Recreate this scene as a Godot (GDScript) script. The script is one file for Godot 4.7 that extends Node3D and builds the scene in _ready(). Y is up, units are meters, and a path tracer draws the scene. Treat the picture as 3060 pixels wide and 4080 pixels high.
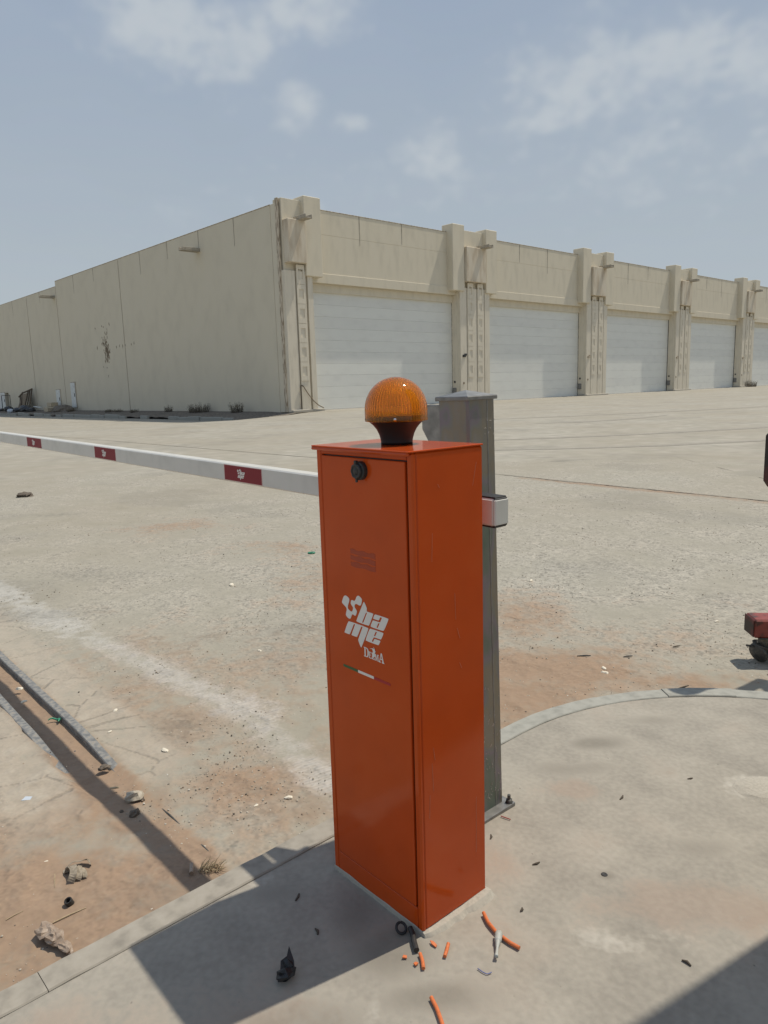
extends Node3D

# ---------------------------------------------------------------- frames and shared state
const CAB := Vector3(0.0585, 0.0, -1.4469)        # front right foot of the barrier housing
const CAB_TURN := -0.8583
const HOUSE := Vector3(-5.429, -0.1, -43.021)     # foot of the warehouse corner
const HOUSE_TURN := 0.740026
const BAY := 15.957
const LOW := 1.0308                               # the near yard lies 0.14 m below the island; the layout was measured at 0.1 m
var M := {}
var used := {}
var rng := RandomNumberGenerator.new()
var crew: Node3D


func _ready() -> void:
	rng.seed = 41
	# ------------------------------------------------------------ camera
	var cam := Camera3D.new()
	cam.name = "camera"
	cam.transform = Transform3D(Basis(Vector3.RIGHT, -0.16895) * Basis(Vector3.BACK, -0.03063), Vector3(0, 1.2, 0))
	cam.fov = rad_to_deg(2.0 * atan(2040.0 / 2928.3))
	cam.near = 0.05
	cam.far = 1500.0
	cam.current = true
	add_child(cam)
	# ------------------------------------------------------------ sky, sun, exposure
	var env := Environment.new()
	env.background_mode = Environment.BG_SKY
	env.sky = Sky.new()
	var pano := PanoramaSkyMaterial.new()
	pano.panorama = sky_picture()
	env.sky.sky_material = pano
	env.tonemap_mode = Environment.TONE_MAPPER_LINEAR
	env.tonemap_exposure = 1.2
	env.sdfgi_enabled = true
	env.ssao_enabled = true
	env.ssil_enabled = true
	var we := WorldEnvironment.new()
	we.name = "surroundings"
	we.environment = env
	add_child(we)
	var sun := DirectionalLight3D.new()
	sun.name = "sun"
	sun.light_energy = 0.98
	sun.light_color = Color(1.0, 0.965, 0.905)
	sun.light_angular_distance = 0.6
	sun.shadow_enabled = true
	add_child(sun)
	sun.look_at_from_position(Vector3.ZERO, Vector3(-0.3638, -0.9081, 0.2073), Vector3.UP)
	# ------------------------------------------------------------ large structure
	make_materials()
	make_yard()
	make_island()
	make_warehouse()
	make_gate_pillar()
	# ------------------------------------------------------------ objects
	make_barrier()
	make_post()
	make_rails()
	make_trolley()
	make_verge_things()
	make_litter()
	make_pebbles()


# ---------------------------------------------------------------- naming
func numbered(called: String) -> String:
	var n: int = used.get(called, 0)
	used[called] = n + 1
	return called if n == 0 else "%s_%03d" % [called, n]


func tag(o: Node, label: String, category: String, group := "") -> Node:
	o.set_meta("label", label)
	o.set_meta("category", category)
	if group != "":
		o.set_meta("group", group)
	return o


func thing(called: String, label: String, category: String, at := Vector3.ZERO, turn := 0.0, group := "") -> Node3D:
	var o := Node3D.new()
	o.name = numbered(called)
	add_child(o, true)
	o.position = at
	o.rotation.y = turn
	tag(o, label, category, group)
	return o


func obj(called: String, st: SurfaceTool, material: Material, parent: Node = self) -> MeshInstance3D:
	var o := MeshInstance3D.new()
	o.name = numbered(called) if parent == self else called
	o.mesh = st.commit()
	o.material_override = material
	parent.add_child(o, true)
	return o


func lone(called: String, st: SurfaceTool, material: Material, label: String, category: String, at: Vector3, turn := 0.0, group := "") -> MeshInstance3D:
	var o := obj(called, st, material)
	o.position = at
	o.rotation.y = turn
	tag(o, label, category, group)
	return o


func again(source: Node3D, at: Vector3, turn: float, label: String) -> Node3D:
	var c: Node3D = source.duplicate()
	var stem := String(source.name)
	if stem.length() > 4 and stem[stem.length() - 4] == "_" and stem.right(3).is_valid_int():
		stem = stem.left(stem.length() - 4)
	c.name = numbered(stem)
	add_child(c, true)
	c.position = at
	c.rotation.y = turn
	c.set_meta("label", label)
	return c


func cabw(x: float, y: float, z: float) -> Vector3:
	return CAB + Basis(Vector3.UP, CAB_TURN) * Vector3(x, y, z)


func housew(x: float, y: float, z: float) -> Vector3:
	return HOUSE + Basis(Vector3.UP, HOUSE_TURN) * Vector3(x, y, z)


# ---------------------------------------------------------------- mesh helpers
func tool() -> SurfaceTool:
	var st := SurfaceTool.new()
	st.begin(Mesh.PRIMITIVE_TRIANGLES)
	return st


func tri(st: SurfaceTool, a: Vector3, b: Vector3, c: Vector3, out: Vector3) -> void:
	var n := (b - a).cross(c - a)
	if n.dot(out) < 0.0:
		var t := b
		b = c
		c = t
		n = -n
	n = n.normalized()
	for p in [a, c, b]:
		st.set_normal(n)
		st.set_uv(Vector2.ZERO)
		st.add_vertex(p)


func quad(st: SurfaceTool, a: Vector3, b: Vector3, c: Vector3, d: Vector3, out: Vector3) -> void:
	tri(st, a, b, c, out)
	tri(st, a, c, d, out)


func box(st: SurfaceTool, lo: Vector3, hi: Vector3, bevel := 0.0, xf := Transform3D.IDENTITY) -> void:
	var mid := (lo + hi) * 0.5
	var h := (hi - lo) * 0.5
	var b := minf(bevel, minf(h.x, minf(h.y, h.z)) * 0.9)
	for a in 3:
		var i := (a + 1) % 3
		var j := (a + 2) % 3
		for s in [-1.0, 1.0]:
			var p := []
			for k in [[-1, -1], [1, -1], [1, 1], [-1, 1]]:
				var v := Vector3.ZERO
				v[a] = s * h[a]
				v[i] = k[0] * (h[i] - b)
				v[j] = k[1] * (h[j] - b)
				p.append(xf * (mid + v))
			var o := Vector3.ZERO
			o[a] = s
			quad(st, p[0], p[1], p[2], p[3], xf.basis * o)
			if b > 0.0:
				for s2 in [-1.0, 1.0]:      # the chamfer between face a and face i
					var q := []
					for k in [[1, -1], [1, 1], [0, 1], [0, -1]]:
						var v := Vector3.ZERO
						v[a] = s * (h[a] if k[0] == 1 else h[a] - b)
						v[i] = s2 * (h[i] - b if k[0] == 1 else h[i])
						v[j] = k[1] * (h[j] - b)
						q.append(xf * (mid + v))
					var o2 := Vector3.ZERO
					o2[a] = s
					o2[i] = s2
					quad(st, q[0], q[1], q[2], q[3], xf.basis * o2)
	if b > 0.0:
		for sx in [-1.0, 1.0]:
			for sy in [-1.0, 1.0]:
				for sz in [-1.0, 1.0]:
					var c := Vector3(sx * h.x, sy * h.y, sz * h.z)
					var o3 := Vector3(sx, sy, sz)
					tri(st, xf * (mid + c - Vector3(0, sy * b, sz * b)), xf * (mid + c - Vector3(sx * b, 0, sz * b)), xf * (mid + c - Vector3(sx * b, sy * b, 0)), xf.basis * o3)


func smooth_quad(st: SurfaceTool, p: Array, n: Array) -> void:
	# p and n in order round the quad; normals decide which side is out
	var flat: Vector3 = (p[1] - p[0]).cross(p[2] - p[0])
	if flat.length_squared() < 1e-18:
		flat = (p[2] - p[0]).cross(p[3] - p[0])
	var order := [0, 2, 1, 0, 3, 2] if flat.dot(n[0] + n[1] + n[2] + n[3]) > 0.0 else [0, 1, 2, 0, 2, 3]
	for k in order:
		st.set_normal(n[k])
		st.set_uv(Vector2.ZERO)
		st.add_vertex(p[k])


func tube(st: SurfaceTool, path: Array, radius: Variant, sides := 10, caps := true) -> void:
	var rings := []
	var dirs := []
	var up := Vector3.UP
	for i in path.size():
		var d: Vector3 = (path[mini(i + 1, path.size() - 1)] - path[maxi(i - 1, 0)]).normalized()
		if absf(d.dot(up)) > 0.95:
			up = Vector3.RIGHT if absf(d.x) < 0.9 else Vector3.BACK
		var s := d.cross(up).normalized()
		var t := s.cross(d).normalized()
		var r: float = radius[i] if radius is Array else radius
		var ring := []
		for k in sides:
			var a := TAU * k / sides
			var o: Vector3 = s * cos(a) + t * sin(a)
			ring.append([path[i] + o * r, o])
		rings.append(ring)
		dirs.append(d)
	for i in path.size() - 1:
		for k in sides:
			var k2 := (k + 1) % sides
			smooth_quad(st, [rings[i][k][0], rings[i][k2][0], rings[i + 1][k2][0], rings[i + 1][k][0]], [rings[i][k][1], rings[i][k2][1], rings[i + 1][k2][1], rings[i + 1][k][1]])
	if caps:
		for e in [0, path.size() - 1]:
			for k in sides:
				tri(st, path[e], rings[e][k][0], rings[e][(k + 1) % sides][0], -dirs[e] if e == 0 else dirs[e])


func lathe(st: SurfaceTool, profile: Array, sides := 32, xf := Transform3D.IDENTITY, flutes := 0, depth := 0.0) -> void:
	# profile: Vector2(radius, height) from bottom to top along the outside
	var normals := []
	for i in profile.size():
		var d: Vector2 = profile[mini(i + 1, profile.size() - 1)] - profile[maxi(i - 1, 0)]
		normals.append(Vector2(d.y, -d.x).normalized())
	for i in profile.size() - 1:
		for k in sides:
			var p := []
			var n := []
			for c in [[i, k], [i, k + 1], [i + 1, k + 1], [i + 1, k]]:
				var a: float = TAU * c[1] / sides
				var r: float = profile[c[0]].x
				var wob := 0.0
				if flutes > 0:
					r += depth * cos(a * flutes)
					wob = depth * flutes * sin(a * flutes) / maxf(r, 0.01)
				var radial := Vector3(cos(a), 0, sin(a))
				var around := Vector3(-sin(a), 0, cos(a))
				p.append(xf * (radial * r + Vector3.UP * profile[c[0]].y))
				n.append((xf.basis * (radial * normals[c[0]].x + around * wob + Vector3.UP * normals[c[0]].y)).normalized())
			smooth_quad(st, p, n)


func prism(st: SurfaceTool, poly: PackedVector2Array, z0: float, z1: float, xf := Transform3D.IDENTITY) -> void:
	var idx := Geometry2D.triangulate_polygon(poly)
	for k in range(0, idx.size(), 3):
		for s in [[z0, -1.0], [z1, 1.0]]:
			var v := []
			for m in 3:
				var q := poly[idx[k + m]]
				v.append(xf * Vector3(q.x, q.y, s[0]))
			tri(st, v[0], v[1], v[2], xf.basis * Vector3(0, 0, s[1]))
	var cw := Geometry2D.is_polygon_clockwise(poly)
	for k in poly.size():
		var a := poly[k]
		var b := poly[(k + 1) % poly.size()]
		var o := Vector3(b.y - a.y, a.x - b.x, 0)
		if cw:
			o = -o
		quad(st, xf * Vector3(a.x, a.y, z0), xf * Vector3(b.x, b.y, z0), xf * Vector3(b.x, b.y, z1), xf * Vector3(a.x, a.y, z1), xf.basis * o)


func lump(st: SurfaceTool, at: Vector3, size: Vector3, seed_: int, rough := 0.25, rings := 7, sides := 10) -> void:
	var nz := FastNoiseLite.new()
	nz.seed = seed_
	nz.frequency = 0.9
	var pt := func(i: int, k: int) -> Vector3:
		var t := PI * i / rings
		var a := TAU * (k % sides) / sides
		var d := Vector3(sin(t) * cos(a), cos(t), sin(t) * sin(a))
		return at + d * size * (1.0 + rough * 1.6 * nz.get_noise_3dv(d * 1.4 + Vector3(seed_, 0, 0)))
	for i in rings:
		for k in sides:
			var a: Vector3 = pt.call(i, k)
			var b: Vector3 = pt.call(i, k + 1)
			var c: Vector3 = pt.call(i + 1, k + 1)
			var d: Vector3 = pt.call(i + 1, k)
			var o := (a + b + c + d) * 0.25 - at
			if i > 0:
				tri(st, a, b, c, o)
			if i < rings - 1:
				tri(st, a, c, d, o)


func rounded(pts: Array, passes := 2, keep := 0.25) -> PackedVector2Array:
	var p := PackedVector2Array(pts)
	for n in passes:
		var q := PackedVector2Array()
		for k in p.size():
			var a := p[k]
			var b := p[(k + 1) % p.size()]
			q.append(a.lerp(b, keep))
			q.append(a.lerp(b, 1.0 - keep))
		p = q
		keep = 0.25
	return p


func pairs(flat: Array, k: float) -> Array:
	var out := []
	for i in range(0, flat.size(), 2):
		out.append(Vector2(flat[i], flat[i + 1]) * k)
	return out


func with_hole(outer: PackedVector2Array, hole: PackedVector2Array) -> PackedVector2Array:
	# cut the hole out of the outline through a hair-thin channel (all in millimetres)
	var c := Vector2.ZERO
	for q in hole:
		c += q / hole.size()
	var best := INF
	var to := Vector2.ZERO
	for i in outer.size():
		var q := Geometry2D.get_closest_point_to_segment(c, outer[i], outer[(i + 1) % outer.size()])
		if q.distance_to(c) < best:
			best = q.distance_to(c)
			to = q
	var d := (to - c).normalized()
	var w := d.orthogonal() * 0.02
	var far := to + d * 3.0
	var channel := PackedVector2Array([c + w, far + w, far - w, c - w])
	var cutter: PackedVector2Array = Geometry2D.merge_polygons(hole, channel)[0]
	return Geometry2D.clip_polygons(outer, cutter)[0]


# ---------------------------------------------------------------- pictures and materials
func noise(seed_: int, freq: float, octaves := 4, kind := FastNoiseLite.TYPE_SIMPLEX_SMOOTH) -> FastNoiseLite:
	var n := FastNoiseLite.new()
	n.seed = seed_
	n.noise_type = kind
	n.frequency = freq
	n.fractal_octaves = octaves
	return n


func bytes_of(n: FastNoiseLite, w: int, h: int, mpp: float, origin: Vector2) -> PackedByteArray:
	# noise over metres, sampled on a picture whose pixels are mpp metres wide
	var c: FastNoiseLite = n.duplicate()
	c.frequency = n.frequency * mpp
	c.offset = Vector3(origin.x / mpp, origin.y / mpp, 0)
	var im := c.get_image(w, h, false, false, false)
	im.convert(Image.FORMAT_L8)
	return im.get_data()


func tile(seed_: int, freq: float, octaves: int, stops: Array, size := 512, kind := FastNoiseLite.TYPE_SIMPLEX_SMOOTH) -> ImageTexture:
	# a seamless noise through a colour ramp: stops are [place, sRGB colour]
	var n := noise(seed_, freq, octaves, kind)
	var im := n.get_seamless_image(size, size, false, false, 0.15, true)
	im.convert(Image.FORMAT_L8)
	var d := im.get_data()
	var ramp := []
	for i in 256:
		var t := i / 255.0
		var c: Color = stops[stops.size() - 1][1]
		for k in stops.size() - 1:
			if t <= stops[k + 1][0]:
				c = stops[k][1].lerp(stops[k + 1][1], clampf((t - stops[k][0]) / maxf(stops[k + 1][0] - stops[k][0], 0.001), 0, 1))
				break
		ramp.append([int(c.r * 255), int(c.g * 255), int(c.b * 255)])
	var out := PackedByteArray()
	out.resize(d.size() * 3)
	for i in d.size():
		var c3: Array = ramp[d[i]]
		out[i * 3] = c3[0]
		out[i * 3 + 1] = c3[1]
		out[i * 3 + 2] = c3[2]
	return ImageTexture.create_from_image(Image.create_from_data(size, size, false, Image.FORMAT_RGB8, out))


func lin(r: float, g: float, b: float) -> Color:
	return Color(r, g, b).linear_to_srgb()


func plain(c: Color, rough := 0.8, metal := 0.0) -> StandardMaterial3D:
	var m := StandardMaterial3D.new()
	m.albedo_color = c
	m.roughness = rough
	m.metallic = metal
	return m


func textured(tex: Texture2D, scale: Vector3, rough := 0.8, metal := 0.0, bump: Texture2D = null, bump_cm := 0.0, world := false) -> StandardMaterial3D:
	var m := plain(Color.WHITE, rough, metal)
	m.albedo_texture = tex
	m.uv1_triplanar = true
	m.uv1_world_triplanar = world
	m.uv1_scale = scale
	if bump:
		m.heightmap_enabled = true
		m.heightmap_texture = bump
		m.heightmap_scale = bump_cm
	return m


func spread(c: Color, amount: float) -> Array:
	# a ramp round a colour (sRGB), from darker to lighter
	return [[0.0, c.darkened(amount * 1.6)], [0.35, c.darkened(amount * 0.5)], [0.55, c], [0.75, c.lightened(amount * 0.35)], [1.0, c.lightened(amount)]]


func make_materials() -> void:
	# the warehouse: cream rendered concrete with rain streaks in its paint
	var cream := lin(0.66, 0.60, 0.47)
	M.cream = textured(tile(11, 0.012, 6, spread(cream, 0.03), 768), Vector3(0.16, 0.05, 0.16), 0.9)
	M.cream_side = textured(tile(12, 0.010, 6, spread(lin(0.635, 0.58, 0.455), 0.02), 768), Vector3(0.08, 0.05, 0.08), 0.9)
	M.cream_light = textured(tile(13, 0.014, 6, spread(lin(0.68, 0.62, 0.50), 0.045), 512), Vector3(0.5, 0.10, 0.5), 0.9)
	M.drip_box = textured(tile(14, 0.013, 6, [[0.0, lin(0.44, 0.36, 0.26)], [0.35, lin(0.56, 0.48, 0.365)], [0.6, lin(0.615, 0.545, 0.425)], [1.0, lin(0.66, 0.60, 0.49)]], 384), Vector3(0.42, 0.10, 0.42), 0.92)
	M.spout = textured(tile(48, 0.02, 5, spread(lin(0.40, 0.36, 0.29), 0.1), 256), Vector3(1, 1, 1), 0.95)
	M.grime = textured(tile(15, 0.02, 6, [[0.0, lin(0.17, 0.13, 0.09)], [0.42, lin(0.36, 0.30, 0.22)], [0.6, lin(0.56, 0.49, 0.38)], [1.0, lin(0.62, 0.56, 0.45)]], 384), Vector3(1.0, 0.22, 1.0), 0.95)
	M.shutter = textured(tile(16, 0.008, 5, spread(lin(0.735, 0.74, 0.69), 0.02), 512), Vector3(0.12, 0.3, 0.12), 0.55)
	M.shutter_b = textured(tile(17, 0.008, 5, spread(lin(0.71, 0.715, 0.67), 0.02), 512), Vector3(0.13, 0.26, 0.13), 0.55)
	M.seam = plain(lin(0.09, 0.085, 0.07), 0.95)
	M.stain = textured(tile(18, 0.03, 5, [[0.0, lin(0.24, 0.21, 0.165)], [1.0, lin(0.44, 0.395, 0.31)]], 256), Vector3(1.4, 0.3, 1.4), 0.95)
	M.rust_stain = textured(tile(19, 0.04, 5, [[0.0, lin(0.12, 0.09, 0.06)], [1.0, lin(0.36, 0.29, 0.2)]], 256), Vector3(1, 1, 1), 0.95)
	M.door_white = textured(tile(20, 0.02, 5, [[0.0, lin(0.33, 0.32, 0.29)], [0.25, lin(0.62, 0.64, 0.61)], [1.0, lin(0.72, 0.74, 0.71)]], 256), Vector3(0.5, 0.5, 0.5), 0.6)
	M.dark = plain(lin(0.03, 0.03, 0.03), 0.7)
	M.black = plain(lin(0.012, 0.012, 0.013), 0.45)
	# the barrier
	var paint := lin(0.52, 0.072, 0.009)
	M.orange = textured(tile(21, 0.006, 5, spread(paint, 0.02), 512), Vector3(2.0, 2.0, 2.0), 0.13)
	M.orange.metallic_specular = 0.36
	M.scratch = plain(lin(0.62, 0.28, 0.17), 0.6)
	M.residue = plain(lin(0.35, 0.036, 0.005), 0.22)
	M.print_white = plain(lin(0.74, 0.72, 0.67), 0.45)
	M.print_green = plain(lin(0.025, 0.10, 0.03), 0.45)
	M.print_red = plain(lin(0.36, 0.012, 0.016), 0.45)
	M.sticker = plain(lin(0.22, 0.005, 0.014), 0.6)
	M.sticker_edge = plain(lin(0.66, 0.46, 0.42), 0.5)
	M.arm = textured(tile(22, 0.01, 4, spread(lin(0.63, 0.62, 0.575), 0.03), 256), Vector3(3, 3, 3), 0.32)
	M.rubber = plain(lin(0.016, 0.016, 0.017), 0.55)
	M.plastic = textured(tile(23, 0.06, 4, [[0.0, lin(0.012, 0.012, 0.012)], [1.0, lin(0.045, 0.043, 0.04)]], 256), Vector3(6, 6, 6), 0.5)
	M.amber = plain(Color(1.0, 0.79, 0.20, 0.03), 0.04)
	M.amber.refraction_enabled = true
	M.amber.refraction_scale = 0.05
	M.amber.transparency = BaseMaterial3D.TRANSPARENCY_ALPHA
	M.amber.backlight_enabled = true
	M.amber.backlight = Color(0.62, 0.44, 0.06)
	M.lamp_white = plain(lin(0.75, 0.72, 0.62), 0.3)
	M.lamp_metal = plain(lin(0.75, 0.73, 0.68), 0.18, 1.0)
	# zinc with the rainbow bloom of chromate
	M.zinc = textured(tile(24, 0.005, 4, [[0.0, lin(0.12, 0.165, 0.125)], [0.32, lin(0.175, 0.19, 0.17)], [0.46, lin(0.215, 0.19, 0.215)], [0.58, lin(0.21, 0.21, 0.195)], [0.72, lin(0.235, 0.212, 0.165)], [1.0, lin(0.24, 0.23, 0.22)]], 512), Vector3(3.2, 1.3, 3.2), 0.42, 0.55)
	M.zinc_plain = textured(tile(25, 0.02, 4, [[0.0, lin(0.17, 0.17, 0.165)], [1.0, lin(0.32, 0.32, 0.305)]], 256), Vector3(4, 4, 4), 0.42, 0.6)
	M.splash = plain(lin(0.58, 0.56, 0.51), 0.95)
	# ground goods
	M.kerb = textured(tile(26, 0.02, 6, spread(lin(0.318, 0.315, 0.278), 0.08), 384), Vector3(2.2, 2.2, 2.2), 0.92, 0.0)
	M.kerb_beige = textured(tile(47, 0.02, 6, spread(lin(0.315, 0.288, 0.24), 0.10), 384), Vector3(2.2, 2.2, 2.2), 0.92)
	M.mortar = textured(tile(27, 0.05, 5, spread(lin(0.40, 0.37, 0.31), 0.08), 384), Vector3(5, 5, 5), 0.95, 0.0)
	M.steel = textured(tile(28, 0.012, 5, [[0.0, lin(0.12, 0.125, 0.125)], [0.45, lin(0.19, 0.19, 0.185)], [0.62, lin(0.25, 0.245, 0.225)], [1.0, lin(0.32, 0.27, 0.21)]], 512), Vector3(5, 5, 5), 0.7, 0.1)
	M.orange_cable = textured(tile(29, 0.03, 3, spread(lin(0.60, 0.155, 0.045), 0.08), 128), Vector3(30, 30, 30), 0.55)
	M.red_paint = textured(tile(30, 0.012, 6, [[0.0, lin(0.03, 0.017, 0.013)], [0.34, lin(0.09, 0.025, 0.018)], [0.46, lin(0.21, 0.035, 0.025)], [1.0, lin(0.27, 0.06, 0.045)]], 384), Vector3(2.5, 2.5, 2.5), 0.45)
	M.rusty_red = textured(tile(31, 0.012, 5, [[0.0, lin(0.008, 0.007, 0.007)], [0.42, lin(0.025, 0.012, 0.01)], [0.55, lin(0.085, 0.016, 0.013)], [1.0, lin(0.13, 0.03, 0.024)]], 384), Vector3(1.4, 1.4, 1.4), 0.6)
	M.cast_iron = textured(tile(32, 0.03, 5, [[0.0, lin(0.035, 0.036, 0.035)], [0.6, lin(0.09, 0.09, 0.082)], [1.0, lin(0.17, 0.155, 0.13)]], 256), Vector3(6, 6, 6), 0.55, 0.4)
	M.olive_steel = textured(tile(33, 0.03, 5, [[0.0, lin(0.10, 0.095, 0.075)], [1.0, lin(0.21, 0.20, 0.16)]], 256), Vector3(6, 6, 6), 0.6, 0.2)
	M.stone = textured(tile(34, 0.03, 5, [[0.0, lin(0.20, 0.17, 0.13)], [0.5, lin(0.38, 0.335, 0.26)], [1.0, lin(0.55, 0.5, 0.42)]], 256), Vector3(8, 8, 8), 0.95)
	M.dark_stone = textured(tile(35, 0.03, 5, [[0.0, lin(0.06, 0.05, 0.04)], [1.0, lin(0.2, 0.16, 0.12)]], 256), Vector3(8, 8, 8), 0.95)
	M.shell = plain(lin(0.68, 0.62, 0.5), 0.7)
	M.straw = textured(tile(36, 0.05, 4, spread(lin(0.42, 0.33, 0.2), 0.15), 128), Vector3(8, 8, 8), 0.9)
	M.wood = textured(tile(37, 0.02, 6, [[0.0, lin(0.06, 0.045, 0.03)], [1.0, lin(0.2, 0.155, 0.105)]], 256), Vector3(2.5, 0.6, 2.5), 0.9)
	M.cloth = textured(tile(38, 0.03, 5, spread(lin(0.32, 0.27, 0.2), 0.2), 256), Vector3(10, 10, 10), 0.95)
	M.film = textured(tile(39, 0.03, 5, [[0.0, lin(0.2, 0.14, 0.1)], [1.0, lin(0.42, 0.34, 0.26)]], 256), Vector3(8, 8, 8), 0.3)
	M.gland = plain(lin(0.40, 0.41, 0.375), 0.5)
	M.green_plastic = plain(lin(0.03, 0.23, 0.13), 0.45)
	M.blue_wire = plain(lin(0.13, 0.15, 0.30), 0.5)
	M.red_wire = plain(lin(0.30, 0.06, 0.05), 0.5)
	M.pale_blue = plain(lin(0.48, 0.53, 0.58), 0.5)
	M.bag = textured(tile(40, 0.04, 4, [[0.0, lin(0.012, 0.014, 0.017)], [1.0, lin(0.05, 0.055, 0.06)]], 128), Vector3(3, 3, 3), 0.4)
	M.twig = textured(tile(41, 0.05, 4, [[0.0, lin(0.05, 0.04, 0.03)], [1.0, lin(0.16, 0.13, 0.095)]], 128), Vector3(3, 3, 3), 0.95)
	M.dry_leaf = plain(lin(0.17, 0.145, 0.095), 0.9)
	M.dirt = textured(tile(42, 0.03, 6, [[0.0, lin(0.07, 0.06, 0.045)], [0.5, lin(0.16, 0.135, 0.105)], [1.0, lin(0.27, 0.23, 0.18)]], 384), Vector3(0.4, 0.4, 0.4), 0.95)
	M.block = textured(tile(43, 0.03, 5, spread(lin(0.5, 0.43, 0.31), 0.12), 256), Vector3(1.5, 1.5, 1.5), 0.95)


func sky_picture() -> ImageTexture:
	var w := 1536
	var h := 768
	var big := noise(71, 2.2, 6)
	big.fractal_gain = 0.52
	var soft := noise(72, 0.9, 3)
	# banks of cloud: azimuth, elevation, half widths (degrees), strength
	var banks := [
		[-14.5, 23.3, 5.0, 2.6, 0.95], [-9.6, 23.0, 4.6, 2.5, 1.0], [-4.2, 24.6, 4.0, 2.0, 0.95], [-5.4, 19.3, 1.9, 1.8, 0.9], [-1.6, 18.2, 2.0, 0.7, 0.65],
		[15.6, 19.6, 7.4, 3.4, 0.85], [20.4, 20.3, 5.0, 2.7, 0.85], [25.6, 18.9, 3.0, 2.8, 0.8], [11.8, 17.6, 5.2, 1.3, 0.7], [4.3, 16.2, 2.6, 2.2, 0.8],
		[4.0, 14.2, 17.0, 2.4, 0.42], [15.3, 23.6, 2.9, 0.9, 0.55], [-14.4, 12.5, 2.9, 1.4, 0.45], [18.0, 14.5, 14.0, 3.8, 0.5],
		[-48, 21, 10, 4, 0.8], [-75, 30, 13, 5, 0.8], [52, 24, 9, 4, 0.8], [80, 17, 14, 3, 0.6], [118, 30, 14, 6, 0.8], [160, 22, 12, 4, 0.8], [-150, 26, 15, 5, 0.8], [-112, 18, 12, 3, 0.7], [20, 44, 14, 5, 0.7], [-40, 48, 12, 5, 0.7], [100, 55, 16, 6, 0.7], [-160, 52, 16, 6, 0.7]]
	var out := PackedByteArray()
	out.resize(w * h * 3)
	for j in h:
		var el := (0.5 - (j + 0.5) / h) * 180.0
		var up := maxf(el, 0.0)
		var t := clampf(up / 42.0, 0.0, 1.0)
		t = 1.0 - pow(1.0 - t, 1.25)
		var base := Vector3(0.392, 0.436, 0.452).lerp(Vector3(0.215, 0.283, 0.408), t)
		if el < 0.0:
			base = Vector3(0.36, 0.34, 0.29)
		var near := []
		for b in banks:
			if absf(el - b[1]) < b[3] * 2.6:
				near.append(b)
		var ce := cos(deg_to_rad(el))
		var se := sin(deg_to_rad(el))
		for i in w:
			var az := wrapf((i + 0.5) / w * 360.0, -180.0, 180.0)      # a panorama begins at -z
			var c := base
			if el > -1.0:
				var ar := deg_to_rad(az)
				var dir := Vector3(sin(ar) * ce, se * 1.7, -cos(ar) * ce)
				var d := 0.0
				for b in near:
					var da: float = wrapf(az - b[0], -180.0, 180.0) / b[2]
					if absf(da) < 2.4:
						var de: float = (el - b[1]) / b[3]
						d = maxf(d, b[4] * exp(-(da * da + de * de) * 0.8))
				var s := soft.get_noise_3dv(dir * 4.0)
				var a := 0.10 * clampf(s + 0.2, 0.0, 1.0)
				if d > 0.02:
					var f := big.get_noise_3dv(dir * 5.0)
					var f2 := big.get_noise_3dv(dir * 15.0 + Vector3(3.1, 7.7, 1.3))
					var v := d * 1.05 + 0.50 * f + 0.42 * f2
					a = maxf(a, smoothstep(0.30, 1.10, v) * 0.72 + 0.14 * smoothstep(0.1, 0.7, d))
				c = c.lerp(Vector3(0.432, 0.470, 0.502), a)
				# dust in the air glows round the sun
				var ray := Vector3(sin(ar) * ce, se, -cos(ar) * ce)
				var off := acos(clampf(ray.dot(Vector3(0.3638, 0.9081, -0.2073)), -1.0, 1.0))
				c += Vector3(0.50, 0.45, 0.36) * exp(-off * off / 0.11)
			var k := (j * w + i) * 3
			var col := Color(c.x, c.y, c.z).linear_to_srgb()
			out[k] = int(col.r * 255.0 + 0.5)
			out[k + 1] = int(col.g * 255.0 + 0.5)
			out[k + 2] = int(col.b * 255.0 + 0.5)
	return ImageTexture.create_from_image(Image.create_from_data(w, h, false, Image.FORMAT_RGB8, out))


# ---------------------------------------------------------------- the yard
func to_line(p: Vector2, a: Vector2, b: Vector2) -> float:
	var t := clampf((p - a).dot(b - a) / (b - a).length_squared(), 0.0, 1.0)
	return p.distance_to(a + (b - a) * t)


func across(x: float, z: float) -> float:
	return x * 0.7567 - z * 0.6537      # how far to the right of the gate track's direction


func along(x: float, z: float) -> float:
	return -x * 0.6537 - z * 0.7567     # how far out along it


func yard_height(x: float, z: float) -> float:
	# the yard falls away a little towards the long side wall
	var q := Basis(Vector3.UP, -HOUSE_TURN) * (Vector3(x, 0, z) - Vector3(HOUSE.x, 0, HOUSE.z))
	var d := 0.36 * smoothstep(3.0, -3.5, q.x) * smoothstep(-22.0, -9.0, q.x) * smoothstep(9.0, -4.0, q.z)
	return lerpf(-0.14, -0.1, smoothstep(9.0, 26.0, Vector2(x, z).length())) - d


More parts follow.
